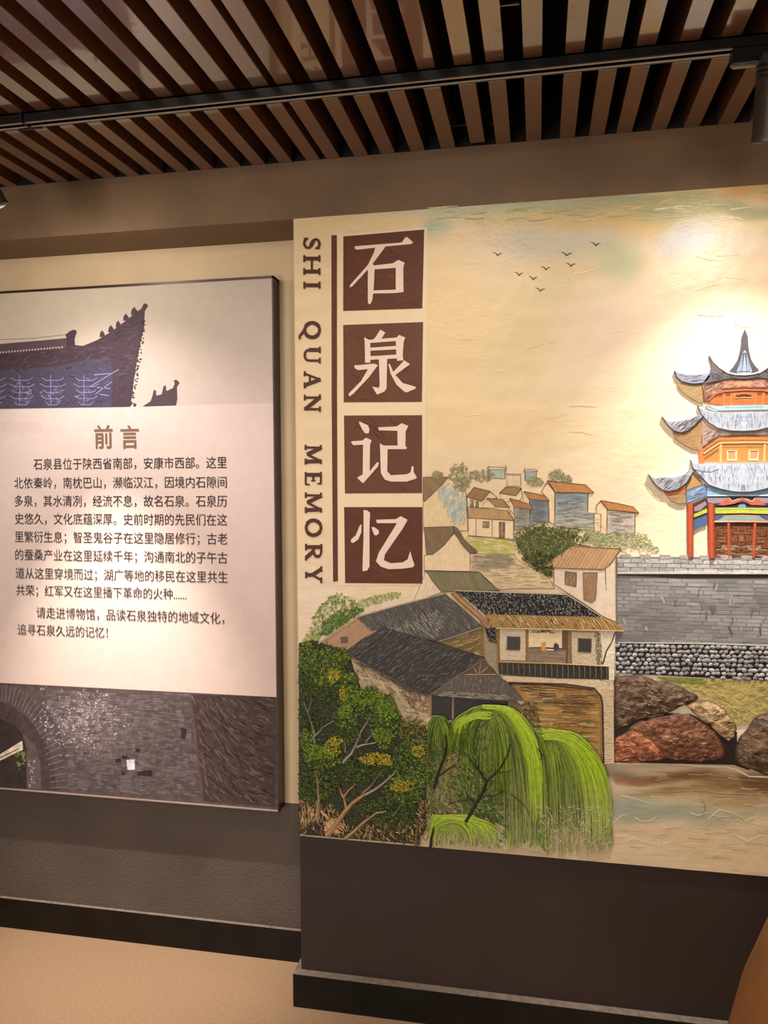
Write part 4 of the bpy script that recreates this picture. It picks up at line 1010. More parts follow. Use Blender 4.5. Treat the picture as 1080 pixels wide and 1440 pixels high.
# body walls of the three storeys
pg.slab(D1([(300, 960), (270, 900), (260, 760), (500, 690), (759, 680), (759, 1000), (480, 1000)]), (196, 112, 78), .005)
pagoda = mp(pg, 'pagoda', 'paint', label='three-tiered pagoda with upturned eaves and red columns')
p = NP(501)   # spire
p.slab(D1([(757, 35), (749, 110), (740, 130), (735, 200), (722, 300), (690, 420), (640, 500), (585, 560), (650, 590), (759, 595), (759, 35)]), (92, 90, 100), .012)
p.slab(D1([(759, 300), (748, 330), (730, 400), (700, 500), (676, 560), (690, 592), (759, 600)]), (176, 196, 222), .013)
for x_ in (700, 722, 744): p.line(D1([(759 - (759 - x_) * .3, 330), (x_ - 6, 590)]), .5, (90, 94, 116), .0134)
p.line(D1([(700, 566), (759, 568)]), .8, (60, 60, 72), .0136)
mp(p, 'spire', parent=pagoda, label='dark spire with pale blue panels')
def eave(name, f_, faces, h, label=None):
    p = NP(hash(name) % 1000 if False else 510)
    for poly, c in faces: p.slab(f_(poly), c, h)
    return p
# top roof: hooked wing and dark curved skirt
p = NP(511)
p.slab(D1([(325, 370), (345, 400), (375, 450), (450, 520), (560, 590), (650, 620), (759, 625), (759, 660), (620, 650), (500, 668), (400, 690), (300, 710), (240, 715), (330, 600), (352, 520), (355, 460)]), (112, 108, 114), .016)
p.slab(D1([(-112, 560), (-60, 585), (40, 612), (200, 605), (320, 590), (350, 610), (300, 680), (230, 720), (120, 722), (40, 706), (-30, 690), (-90, 640)]), (168, 172, 194), .016)
p.line(D1([(-112, 556), (-85, 640), (-25, 692), (50, 714), (130, 726), (240, 716)]), 1.5, (40, 38, 44), .0164, 1.9)
p.line(D1([(325, 370), (370, 450), (450, 525), (560, 600), (660, 625), (759, 630)]), 1.0, (44, 42, 48), .0166, 1.6)
p.line(D1([(560, 575), (650, 600), (759, 606)]), 2.0, (232, 226, 222), .0162)
p.strokes(D1([(330, 560), (450, 540), (560, 610), (700, 650), (500, 662), (300, 700)]), 70, .5, 9, .8, [(70, 66, 74), (150, 146, 152), (90, 84, 90)], .0168, .3, 10)
p.strokes(D1([(-80, 600), (200, 612), (320, 600), (240, 700), (60, 700)]), 50, -.1, 9, .7, [(110, 116, 150), (206, 208, 220)], .0168, .2, 10)
mp(p, 'upper_eave', parent=pagoda, label='grey upturned upper eave')
p = NP(512); p.twin = True
UE = D1([(0, 712), (120, 728), (235, 712), (262, 740), (262, 960), (200, 955), (110, 905), (0, 830), (-60, 760), (-70, 715)])
p.slab(UE, (202, 172, 122), .010); p.ribs(UE, (1, -.45), 2.0, 1.0, (150, 120, 74), .010, .0115, (220, 192, 140), 14)
p.ridge(D1([(235, 712), (250, 800), (262, 960)]), 2.4, (160, 110, 64), .010, .014)
mp(p, 'bracket_fan', parent=pagoda, label='ochre ribbed underside of the upper eave')
p = NP(513)
BP = D1([(262, 760), (330, 700), (500, 668), (759, 655), (759, 770), (520, 795), (420, 840), (330, 900), (285, 950), (270, 900)])
p.slab(BP, (150, 108, 98), .009); p.strokes(BP, 110, -.35, 9, .9, [(110, 74, 66), (206, 150, 124), (226, 180, 150)], .0094, .2, 10)
p.slab(D1([(520, 700), (759, 690), (759, 745), (510, 765)]), (222, 160, 120), .0096)
p.slab(D1([(360, 880), (440, 850), (520, 838), (759, 822), (759, 985), (520, 995), (330, 965)]), W1, .0062)
p.line(D1([(420, 838), (520, 795), (759, 772)]), 1.0, (96, 40, 30), .0100, 1.2)
p.line(D1([(320, 930), (420, 840), (530, 812), (759, 795)]), 2.4, (224, 120, 80), .0104, 2.8)
p.line(D1([(350, 890), (420, 862), (500, 852)]), 1.1, (70, 40, 24), .0100); p.line(D1([(535, 852), (600, 848)]), 1.1, (70, 40, 24), .0100)
for x_ in (522, 612): p.ridge(D1([(x_, 845), (x_, 990)]), 2.2, (226, 140, 84), .0062, .0085, None, (240, 170, 110))
mp(p, 'upper_storey', parent=pagoda, label='orange upper storey band')
p = NP(514)
p.slab(D1([(650, 852), (759, 845), (759, 925), (650, 930)]), (224, 152, 92), .0066)
p.strokes(D1([(655, 856), (759, 850), (759, 885), (655, 890)]), 14, 0, 5, 1.2, [(50, 34, 24), (80, 50, 30)], .007, .1, 5)
p.line(D1([(652, 912), (759, 906)]), 1.0, (90, 50, 30), .007)
mp(p, 'plaque', parent=pagoda)
# middle roof
def roofset(tag_, face, wing, under, line1, line2, hh, seed, wc=(206, 214, 228)):
    p = NP(seed); p.slab(face, wc, hh); p.strokes(face, 150, 1.57, 7, .55, [(120, 136, 170), (160, 172, 196), (84, 90, 112)], hh + .0004, .05, 10)
    p.line(line1, 1.2, (70, 66, 74), hh + .0008, 1.5)
    p.slab(wing, (196, 198, 208), hh); p.strokes(wing, 90, -.75, 8, .8, [(110, 108, 120), (236, 236, 240), (84, 82, 92)], hh + .0004, .15, 10)
    p.line(line2, 1.4, (52, 48, 50), hh + .0008, 1.8)
    mp(p, tag_, parent=pagoda)
    p = NP(seed + 1); p.twin = True; p.slab(under, OCH, hh * .6); p.ribs(under, (1, -.35), 2.2, 1.1, (150, 116, 66), hh * .6, hh * .6 + .0014, (226, 192, 136), 16)
    mp(p, 'bracket_fan', parent=pagoda)
roofset('middle_eave', C6([(630, 590), (660, 612), (740, 628), (800, 632), (918, 628), (918, 748), (840, 745), (760, 728), (700, 695), (660, 655)]),
        C6([(405, 660), (450, 690), (520, 684), (590, 670), (650, 640), (658, 662), (610, 710), (560, 750), (510, 757), (470, 738), (430, 700)]),
        C6([(475, 750), (540, 760), (600, 725), (652, 668), (660, 740), (652, 870), (600, 862), (540, 830), (490, 795)]),
        C6([(630, 588), (650, 640), (700, 696), (760, 732), (840, 748), (918, 750)]), C6([(405, 660), (435, 705), (475, 744), (520, 760), (570, 748), (620, 705), (655, 665)]), .016, 520)
p = NP(523)
p.slab(C6([(680, 588), (760, 590), (918, 585), (918, 615), (800, 618), (740, 625), (700, 610)]), (196, 226, 232), .012)
p.line(C6([(690, 590), (740, 612), (800, 626), (918, 620)]), .8, (130, 130, 140), .0124); p.line(C6([(800, 600), (918, 598)]), 2.4, (150, 208, 222), .0124)
mp(p, 'pale_balustrade', parent=pagoda)
p = NP(524)
p.slab(D2([(250, 620), (240, 480), (240, 250), (440, 280), (759, 250), (759, 625)]), (222, 150, 78), .005)
BM = D2([(235, 70), (300, 160), (420, 220), (600, 245), (759, 245), (759, 285), (640, 292), (450, 290), (340, 360), (250, 440), (240, 300)])
p.slab(BM, (188, 160, 146), .008); p.strokes(BM, 60, -.5, 8, .9, [(110, 92, 90), (226, 206, 190), (150, 130, 120)], .0084, .2, 10)
p.line(D2([(250, 440), (450, 300), (640, 292), (759, 288)]), 1.3, (70, 58, 66), .0088)
p.line(D2([(260, 480), (450, 350), (700, 345), (759, 340)]), 2.0, (228, 120, 88), .009); p.line(D2([(260, 520), (460, 385), (759, 378)]), 3.0, (240, 190, 120), .0088)
p.line(D2([(262, 585), (450, 462)]), 1.0, (110, 70, 40), .0088)
p.line(D2([(500, 425), (759, 420)]), .8, (190, 150, 90), .0088)
p.slab(D2([(195, 440), (245, 430), (255, 660), (205, 670)]), (236, 132, 86), .0100)
p.ridge(D2([(480, 390), (480, 625)]), 3.6, (246, 190, 110), .0056, .008, None, (252, 210, 140))
mp(p, 'middle_storey', parent=pagoda, label='orange middle storey with small windows')
p = NP(525); p.twin = True; p.slab(D2([(555, 480), (685, 478), (685, 612), (555, 615)]), (250, 214, 160), .0066); p.slab(D2([(575, 495), (660, 493), (660, 580), (575, 582)]), (222, 164, 120), .007); p.line(D2([(570, 496), (662, 494)]), 1.2, (130, 74, 44), .0074); mp(p, 'window', parent=pagoda)
# lower roof
roofset('lower_eave', C7([(585, 32), (605, 52), (680, 58), (918, 52), (918, 232), (860, 230), (780, 215), (720, 195), (680, 170), (620, 115), (598, 80)]),
        C7([(318, 122), (360, 150), (400, 140), (480, 142), (550, 122), (590, 80), (600, 104), (570, 160), (520, 205), (470, 225), (420, 226), (370, 190)]),
        C7([(420, 232), (480, 228), (556, 196), (558, 305), (510, 305), (460, 285)]),
        C7([(585, 32), (600, 85), (640, 125), (700, 190), (780, 216), (860, 232), (918, 234)]), C7([(318, 122), (350, 175), (400, 220), (440, 230), (500, 220), (560, 180), (598, 112)]), .020, 530, (206, 216, 232))
p = NP(533); p.line(C7([(600, 88), (660, 104), (715, 106), (762, 88)]), .9, (120, 120, 134), .0212)
p.slab(C7([(430, 236), (556, 202), (556, 240), (440, 255)]), (214, 120, 70), .0135)
mp(p, 'eave_edge', parent=pagoda)
p = NP(534)
p.slab(C7([(562, 182), (606, 108), (640, 140), (662, 184), (562, 220)]), (204, 160, 96), .010)
p.slab(C7([(560, 225), (680, 184), (692, 255), (562, 305)]), (112, 146, 196), .011); p.strokes(C7([(562, 228), (680, 188), (690, 250), (564, 300)]), 24, -.35, 14, 1.2, [(206, 214, 230), (80, 104, 150), (150, 180, 220)], .0114, .05, 8)
p.slab(C7([(690, 192), (760, 218), (918, 232), (918, 252), (692, 256)]), (150, 196, 236), .011); p.line(C7([(692, 256), (918, 254)]), 1.6, (240, 244, 248), .0116)
mp(p, 'blue_frieze', parent=pagoda, label='sky blue painted frieze')
p = NP(535)
p.slab(C7([(608, 308), (700, 262), (918, 260), (918, 330), (742, 330), (690, 336), (608, 372)]), (70, 60, 74), .0072)
p.slab(C7([(610, 330), (680, 292), (690, 310), (650, 350), (612, 355)]), (176, 150, 160), .0078)
p.slab(C7([(690, 268), (830, 268), (780, 300), (740, 306), (700, 300)]), (168, 156, 170), .0080)
p.slab(C7([(760, 312), (830, 268), (850, 290), (918, 272), (918, 288), (880, 300), (850, 318), (790, 318)]), (214, 112, 88), .0084)
p.line(C7([(830, 268), (850, 292), (880, 280), (918, 270)]), 1.0, (246, 232, 220), .0088)
p.slab(C7([(742, 318), (860, 318), (885, 302), (918, 300), (918, 312), (742, 326)]), (40, 36, 48), .0088)
p.slab(C7([(885, 330), (895, 312), (918, 312), (918, 332)]), (130, 176, 214), .009)
p.slab(C7([(742, 334), (918, 332), (918, 366), (744, 370)]), (212, 226, 84), .0090); p.line(C7([(744, 344), (918, 342)]), .9, (150, 190, 150), .0094)
p.slab(C7([(608, 374), (690, 338), (692, 362), (610, 394)]), (206, 224, 70), .0090)
p.slab(C7([(608, 398), (690, 366), (690, 376), (608, 408)]), (30, 30, 36), .0088)
p.slab(C7([(610, 408), (690, 376), (690, 440), (650, 452), (612, 476)]), (84, 116, 170), .0086)
p.slab(C7([(742, 372), (918, 368), (918, 378), (830, 380), (742, 380)]), (60, 34, 24), .0088)
p.slab(C7([(742, 380), (800, 378), (770, 402), (742, 408)]), (92, 100, 160), .0090)
p.slab(C7([(770, 404), (800, 386), (918, 380), (918, 412), (765, 414)]), (160, 186, 180), .0088); p.line(C7([(800, 384), (918, 380)]), 1.4, (236, 172, 140), .0092)
mp(p, 'painted_beam', parent=pagoda, label='beams painted red, blue and lime green')
p = NP(536)
DR = C7([(742, 428), (918, 428), (918, 645), (742, 645)])
p.slab(DR, (132, 78, 46), .006)
p.strokes(DR, 150, 0, 8, 1.2, [(168, 106, 62), (100, 58, 36), (190, 130, 84), (86, 50, 34)], .0064, .05, 10); p.strokes(DR, 60, 1.57, 9, .9, [(90, 52, 32), (176, 112, 66)], .0068, .05, 8)
p.slab(C7([(742, 430), (918, 430), (918, 446), (742, 448)]), (44, 20, 14), .0072)
p.strokes(C7([(745, 520), (918, 520), (918, 640), (745, 640)]), 22, 0, 12, .9, [(226, 196, 160), (196, 160, 124)], .0072, .05, 8)
mp(p, 'lattice_door', parent=pagoda, label='dark brown lattice doors')
p = NP(537); p.ridge(C7([(738, 422), (918, 421)]), 3.2, (214, 120, 80), .008, .012, None, (232, 150, 110)); mp(p, 'lintel', parent=pagoda)
def column(pts, w, hh):
    p = NP(538); n = len(pts)
    for i in range(6):
        pass
    a, b = pts; N = 8; pr = []
    for i in range(N + 1):
        t_ = -1 + 2 * i / N; pr.append((t_ * w / 2, hh * math.sqrt(max(0, 1 - t_ * t_))))
    v_, f_, c_ = [], [], []
    for (x_, y_) in (a, b):
        for (dx, h_) in pr: v_.append(p.W((x_ + dx, y_), .005 + h_)); c_.append(lin(RED))
    for i in range(N): f_.append((i, i + 1, N + 2 + i, N + 1 + i))
    f_.append(tuple(range(N + 1)))
    p.add(v_, f_, c_, False)
    mp(p, 'column', parent=pagoda, label='orange red column')
_m = MIRX
for a, b, w, hh in (((970, 708), (970.5, 783), 9.4, .013), ((999, 708), (1000.3, 784.5), 10.2, .016), ((1024, 735), (1024.4, 783), 4.6, .007)):
    xm = (onY(a[0], a[1], D0).x)
    MIRX = None; column((a, b), w, hh)
    # its mirror twin beyond the spire
    o_ = None
    p = NP(539); src = [o for o in COL.objects if o.name.startswith('column')][-1]
    m2 = src.data.copy()
    for v in m2.vertices: v.co.x = 2 * _m - v.co.x
    keep(link('column', m2, None, label='orange red column'), pagoda)
MIRX = None; HS = 1.0; CG = 1.0

# ---- trees on the left
DG = [(58, 74, 30), (74, 92, 36), (46, 60, 26), (92, 112, 40), (66, 84, 34)]
LG = [(104, 134, 40), (124, 150, 46), (88, 116, 38), (140, 156, 52)]
YG = [(196, 168, 40), (176, 160, 44), (206, 180, 60), (150, 150, 44)]
p = NP(600)
TB = [(421, 904), (440, 900), (468, 908), (492, 925), (502, 950), (508, 972), (540, 974), (556, 992), (566, 1016), (598, 1022), (612, 1050), (614, 1100), (604, 1150), (590, 1186), (421, 1172)]
p.slab(TB, (50, 50, 28), .006)
tr = mp(p, 'old_trees', 'leaf', label='thick dark green trees with pale branches at lower left')
p = NP(601)
foli = [(C4(blob(240, -170, 80, 70, 46)), DG + LG, 520), (C4(blob(60, -170, 70, 80, 41)), DG + LG, 620), (C4(blob(180, -70, 90, 100, 42)), DG + LG, 620), (C4(blob(330, -10, 60, 60, 43)), LG + DG, 300), (C4(blob(320, 330, 90, 80, 44)), DG, 420), (C4(blob(60, 350, 50, 60, 45)), LG + DG, 260), (C4(blob(70, -60, 78, 70, 21)), DG, 520), (C4(blob(150, 40, 110, 80, 22)), DG, 620), (C4(blob(80, 230, 60, 70, 23)), DG[:3], 160), (C4(blob(230, -80, 70, 60, 24)), DG + LG, 300),
        (C4(blob(430, 120, 150, 90, 25)), LG + DG, 760), (C4(blob(560, 230, 90, 130, 26)), LG + DG, 620), (C4(blob(300, 210, 70, 70, 27)), LG + DG, 260), (C4(blob(150, 460, 130, 80, 28)), LG + DG, 600),
        (C4(blob(130, 620, 130, 90, 29)), DG, 520), (C4(blob(430, 540, 150, 70, 30)), DG, 560), (C4(blob(700, 480, 110, 120, 31)), DG + LG[:2], 620), (C4(blob(680, 660, 140, 90, 32)), DG + LG[:2], 700),
        (C4(blob(560, 780, 170, 70, 33)), DG, 500), (C4(blob(790, 560, 60, 90, 34)), LG + DG, 260), (C4(blob(620, 860, 110, 50, 35)), DG, 220), (C4(blob(60, 690, 50, 50, 36)), DG, 160)]
p.leaves(TB, 4200, 2.4, [(62, 78, 32), (72, 84, 36), (50, 58, 30), (84, 88, 44), (56, 70, 40)], .0065, .003, None, 8)
for poly, cs, n in foli: p.leaves(poly, int(n * 1.5), 2.1, cs, .0085, .007, None, 10, lambda q: 1 if q[0] > 423.5 else 0)
p.leaves(C4([(620, 200), (760, 210), (830, 260), (860, 420), (840, 560), (700, 400), (640, 330)]), 520, 2.2, [(120, 110, 56), (140, 122, 72), (96, 98, 44), (110, 124, 50)], .0075, .004, None, 12)
for (cx_, cy_, rx, ry, n) in ((230, -60, 38, 46, 170), (500, 470, 100, 34, 260), (760, 420, 40, 34, 120), (660, 640, 80, 36, 200), (220, 400, 50, 50, 120), (290, 60, 30, 40, 60), (240, 360, 40, 30, 70), (560, 490, 50, 20, 60)):
    p.leaves(C4(blob(cx_, cy_, rx, ry, n)), n, 1.8, YG + [(130, 140, 44)], .0135, .004, None, 12)
for (cx_, cy_, rx, ry, n) in ((440, 90, 120, 40, 260), (560, 170, 60, 60, 200), (300, 180, 46, 40, 130), (130, 430, 90, 40, 220), (540, 340, 60, 60, 160)):
    p.leaves(C4(blob(cx_, cy_, rx, ry, n)), n, 1.8, [(128, 158, 48), (112, 142, 42)], .0130, .004, None, 12)
mp(p, 'foliage', 'leaf', 'stuff', None, tr)
p = NP(602)
SOIL = C4([(5, 700), (80, 720), (230, 760), (330, 900), (420, 860), (560, 860), (700, 800), (760, 720), (830, 740), (850, 1000), (740, 1010), (340, 975), (5, 955)])
p.strokes(SOIL, 480, 1.3, 7, 1.7, [(176, 140, 92), (146, 112, 70), (206, 172, 120), (96, 72, 44), (120, 92, 56)], .0090, 1.0, 12, True, .003)
p.strokes(C4([(20, 740), (160, 740), (170, 930), (20, 930)]), 90, 1.5, 14, 1.8, [(198, 164, 116), (170, 136, 92), (120, 92, 60)], .011, .25, 12)
p.strokes(C4([(70, 830), (170, 830), (170, 955), (70, 950)]), 26, 1.5, 10, 2.4, [(34, 28, 22), (46, 38, 28)], .0125, .2, 6)
p.strokes(C4([(150, 800), (300, 880), (300, 960), (160, 940)]), 60, 1.0, 10, 3, [(206, 160, 106), (226, 184, 130)], .011, .6, 8)
mp(p, 'dry_soil', 'plaster', 'stuff', None, tr)
BA, BB = (196, 156, 110), (184, 178, 162)
BRN = [([(185, 955), (240, 890), (300, 810), (350, 755), (420, 700)], 8.5, 5, BA), ([(420, 700), (480, 670), (540, 625), (590, 585), (625, 540)], 4.6, 2.4, BB), ([(310, 785), (290, 720), (268, 655)], 4.6, 2.6, (206, 176, 140)), ([(298, 712), (330, 665), (370, 625)], 3.6, 1.6, (206, 170, 136)),
       ([(415, 690), (470, 640), (500, 590), (540, 540)], 3.6, 2.0, (150, 142, 112)), ([(590, 600), (650, 590)], 2.4, 1.2, BB), ([(290, 500), (340, 440), (372, 380), (400, 300), (440, 240), (460, 190)], 5, 1.8, BB), ([(372, 398), (430, 382), (500, 368)], 3.6, 1.8, BB),
       ([(430, 372), (455, 335), (485, 300)], 3, 1.2, BB), ([(303, 430), (302, 380), (290, 350)], 2.4, 1.2, (200, 196, 184)), ([(380, 330), (366, 280), (370, 235)], 2.2, 1.0, (150, 150, 140)), ([(108, 372), (104, 310), (84, 240), (66, 180), (38, 110)], 3.8, 1.6, BB), ([(68, 180), (84, 140), (98, 88)], 2.6, 1.2, BB),
       ([(108, 330), (140, 305), (162, 270), (235, 232)], 3, 1.4, BB), ([(155, 280), (160, 220)], 1.4, .8, BB), ([(128, 800), (134, 720), (128, 640), (110, 545)], 6, 2.6, (190, 168, 128)), ([(134, 628), (150, 600), (166, 560)], 2.8, 1.2, BB), ([(300, 978), (360, 930), (430, 860), (500, 812), (560, 800)], 5.6, 2.8, (190, 160, 122)),
       ([(440, 850), (450, 820)], 2.6, 1.4, BA), ([(200, 960), (250, 900), (300, 870)], 3, 1.5, (214, 180, 134)), ([(748, 1020), (755, 900), (752, 860)], 5, 3.4, (150, 116, 80)), ([(752, 880), (800, 800), (850, 740)], 3, 1.5, (140, 112, 76)), ([(600, 830), (650, 770)], 2, 1, BB)]
for k, (pts, w0, w1, c) in enumerate(BRN):
    p = NP(620 + k); pp = []
    for a, b in zip(pts, pts[1:]):
        for t_ in (0, .5): pp.append((a[0] + (b[0] - a[0]) * t_ + p.r.uniform(-3, 3), a[1] + (b[1] - a[1]) * t_ + p.r.uniform(-3, 3)))
    pp.append(pts[-1])
    p.ridge(C4(pp), w0, mixc(c, (70, 50, 34), .45), .0115, .0175, w1, c)
    mp(p, 'branch', 'plaster', parent=tr)
# pale tree above the roofs
p = NP(650)
p.leaves(C2([(110, 345), (60, 320), (70, 240), (130, 160), (200, 120), (280, 150), (330, 205), (300, 235), (180, 320)]), 520, 2.2, [(132, 160, 72), (158, 178, 96), (100, 136, 56), (186, 196, 130)], .0012, .003)
p.leaves(C2([(110, 340), (120, 270), (200, 210), (300, 190), (330, 210), (290, 238), (150, 330)]), 340, 2.0, [(84, 118, 46), (104, 138, 56)], .003, .003)
p.leaves(C2([(260, 180), (400, 130), (520, 118), (505, 145), (400, 175), (330, 192)]), 190, 2.0, [(176, 186, 110), (200, 202, 140), (150, 170, 88)], .0012, .002)
p.leaves(C2([(20, 365), (60, 300), (110, 330), (100, 370)]), 90, 2.0, [(176, 184, 100), (190, 190, 120)], .0012, .002)
mp(p, 'light_green_tree', 'leaf', label='light green tree above the grey roofs')

# ---- willow by the water
p = NP(700)
WB1 = C5([(10, 210), (60, 172), (120, 220), (190, 170), (280, 118), (350, 110), (440, 155), (510, 250), (560, 242), (660, 236), (740, 285), (800, 370), (840, 470), (870, 520), (930, 600), (980, 700), (1005, 790), (1010, 880), (900, 800), (780, 760), (640, 800), (660, 925), (560, 900), (480, 880), (430, 905), (400, 885), (40, 880), (0, 760), (0, 420)])
p.slab(WB1, [mixc((92, 108, 46), (196, 190, 146), max(0, min(1, (q[1] - 1150) / 40))) for q in WB1], .008)
p.strokes(C5([(0, 560), (120, 560), (200, 700), (60, 720), (0, 760)]), 90, .7, 8, 2, [(150, 126, 84), (120, 104, 66), (90, 80, 48)], .0105, .8, 10)
p.strokes(C5([(90, 380), (280, 320), (330, 380), (200, 480), (100, 520)]), 110, -.6, 16, 1.6, [(150, 130, 74), (110, 108, 50), (176, 150, 90)], .0105, .2, 10)
p.strokes(C5([(130, 430), (500, 400), (560, 800), (200, 720)]), 260, .9, 14, 2.2, [(64, 92, 44), (84, 112, 46), (56, 82, 50), (110, 134, 54)], .0106, .8, 8)
wl_ = mp(p, 'willow_tree', 'leaf', label='bright green weeping willow over the river')
WG = [(118, 142, 42), (142, 166, 44), (96, 118, 40), (72, 94, 38), (84, 110, 44), (60, 82, 40), (150, 164, 70)]
HG = [(170, 202, 40), (150, 188, 36), (184, 208, 60)]
p = NP(701)
def strand(ax, ay, ex, ey, rise, drop, w, c, h):
    """one hanging lock: leaves the crown, arches over, falls"""
    pts = []; n = 9
    for i in range(n + 1):
        t_ = i / n
        x_ = ax + (ex - ax) * (1 - (1 - t_) ** 1.9)
        y_ = ay - rise * math.sin(min(1, t_ * 2.6) * math.pi) * (1 if t_ < .385 else 0) + (ey - ay) * t_ ** 1.9
        pts.append((x_, y_))
    px_ = C5(pts)
    if ey > 640: k_ = min(.75, (ey - 640) / 260 * p.r.uniform(.4, 1.3))
    else: k_ = 0
    j0 = len(p.c)
    p.ridge(px_, w, c, h, h + .0007, w * .45, mixc(c, (200, 215, 120), .08))
    if k_ > 0:
        tgt = lin((196, 188, 146)); n_ = len(px_)
        for r_ in range(3):
            for i in range(n_):
                u_ = max(0, (i / (n_ - 1) - .6) / .4) * k_; o_ = p.c[j0 + r_ * n_ + i]
                p.c[j0 + r_ * n_ + i] = tuple(o_[m] * (1 - u_) + tgt[m] * u_ for m in range(4))
R_ = p.r
GI = [(74, 100, 40), (96, 124, 44), (58, 84, 44), (116, 136, 56), (128, 134, 66), (88, 108, 50)]
p.leaves(WB1, 1300, 2.6, GI, .0085, .003, 1.2, 12, fade=lambda q: 1 if q[1] < 1150 else .35)
p.leaves(C5([(130, 300), (330, 200), (450, 240), (470, 760), (240, 740), (120, 560)]), 900, 2.6, GI + [(150, 150, 70)], .011, .002, .9, 14)
for _ in range(420):     # soft inner locks filling the crowns
    q_ = R_.random()
    if q_ < .6: strand(R_.uniform(300, 400), R_.uniform(130, 210), R_.uniform(170, 470), R_.uniform(280, 620), 5, 0, R_.uniform(1.0, 2.4), jit(R_.choice(GI + [(130, 160, 44)]), 12, R_), .0105 + R_.uniform(0, .001))
    elif q_ < .75: strand(R_.uniform(50, 85), R_.uniform(180, 215), R_.uniform(15, 125), R_.uniform(240, 420), 4, 0, R_.uniform(1.0, 2.2), jit(R_.choice(GI + [(130, 160, 44)]), 12, R_), .0108)
    else: strand(R_.uniform(60, 200), R_.uniform(720, 800), R_.uniform(60, 330), R_.uniform(820, 885), 4, 0, R_.uniform(1.4, 3), jit(R_.choice([(120, 156, 48), (146, 176, 50), (166, 160, 80), (104, 136, 56)]), 12, R_), .0125)
for _ in range(330):     # crown sheaf, right-hand fall
    t_ = R_.random(); sx_ = R_.uniform(290, 400); ex = 430 + t_ * 200 + R_.uniform(-25, 25); ey = R_.uniform(420, 880)
    strand(sx_, R_.uniform(118, 150), ex, ey, 6, 0, R_.uniform(1.0, 2.2), jit(R_.choice(WG), 12, R_), .0115 + R_.uniform(0, .004))
for _ in range(70):
    strand(R_.uniform(300, 380), R_.uniform(112, 130), R_.uniform(560, 632), R_.uniform(500, 760), 6, 0, R_.uniform(1.2, 2.6), jit(R_.choice(HG), 8, R_), .0165 + R_.uniform(0, .003))
for _ in range(200):     # left fall of the crown
    strand(R_.uniform(300, 400), R_.uniform(118, 160), R_.uniform(130, 260), R_.uniform(230, 380), 8, 0, R_.uniform(.9, 2.0), jit(R_.choice(WG), 12, R_), .0115 + R_.uniform(0, .005))
for _ in range(40):
    strand(R_.uniform(300, 360), R_.uniform(150, 190), R_.uniform(150, 210), R_.uniform(230, 270), 8, 0, R_.uniform(1.0, 2.0), jit(R_.choice(HG), 8, R_), .0165)
for _ in range(180):     # inner rounded locks of the crown
    strand(R_.uniform(340, 400), R_.uniform(150, 220), R_.uniform(380, 460), R_.uniform(300, 640), 4, 0, R_.uniform(.9, 1.8), jit(R_.choice(WG[:4]), 12, R_), .012 + R_.uniform(0, .003))
for _ in range(360):     # second sheaf to the right
    t_ = R_.random(); ex = 600 + t_ * 330 + R_.uniform(-15, 15)
    strand(R_.uniform(540, 640), R_.uniform(238, 262), ex, R_.uniform(480, 800) + t_ * 60, 5, 0, R_.uniform(1.0, 2.2), jit(R_.choice(WG[:4] + [(132, 150, 60)]), 12, R_), .011 + R_.uniform(0, .003))
for _ in range(150):
    strand(R_.uniform(620, 720), R_.uniform(245, 300), R_.uniform(860, 1000), R_.uniform(640, 870), 5, 0, R_.uniform(1.2, 2.6), jit(R_.choice([(150, 184, 28), (128, 158, 34), (166, 190, 36)]), 10, R_), .0135 + R_.uniform(0, .003))
for _ in range(70):      # far left small crown
    strand(R_.uniform(40, 90), R_.uniform(172, 185), R_.choice((R_.uniform(5, 45), R_.uniform(95, 135))), R_.uniform(260, 420), 4, 0, R_.uniform(1.0, 2.0), jit(R_.choice(WG), 12, R_), .013 + R_.uniform(0, .003))
for _ in range(150):     # low front crown
    sx_ = R_.uniform(40, 220); rt = R_.random() < .75
    strand(sx_, R_.uniform(705, 740), (R_.uniform(230, 400) if rt else R_.uniform(10, 60)), R_.uniform(800, 885), 5, 0, R_.uniform(1.2, 2.4), jit(R_.choice(HG + WG[:2]), 10, R_), .0150 + R_.uniform(0, .003))
for _ in range(240):     # thinning tips above the water
    x_ = R_.uniform(640, 1005); y_ = R_.uniform(700, 880); L_2 = R_.uniform(25, 80)
    p.line(C5([(x_, y_), (x_ + R_.uniform(-3, 5), y_ + L_2 * .5), (x_ + R_.uniform(-4, 6), min(y_ + L_2, 935))]), R_.uniform(.5, 1.3), jit(R_.choice([(160, 172, 92), (184, 186, 120), (120, 140, 60)]), 12, R_), .0108 + R_.uniform(0, .002), .4)
for _ in range(150):
    x_ = R_.uniform(420, 660); y_ = R_.uniform(640, 820); L_2 = R_.uniform(30, 90)
    p.line(C5([(x_, y_), (x_, y_ + L_2 * .5), (x_ + R_.uniform(-4, 6), min(y_ + L_2, 925))]), R_.uniform(.8, 1.6), jit(R_.choice([(120, 156, 40), (90, 124, 44), (150, 180, 60)]), 12, R_), .0120 + R_.uniform(0, .002), .5)
mp(p, 'willow_lock', 'leaf', 'stuff', None, wl_)
p = NP(702)
p.strokes(C5([(560, 640), (1000, 640), (1010, 900), (640, 900)]), 130, .4, 9, .7, [(226, 222, 180), (206, 200, 150)], .0190, 1.4, 8)
mp(p, 'paint_fleck', 'leaf', 'stuff', None, wl_)
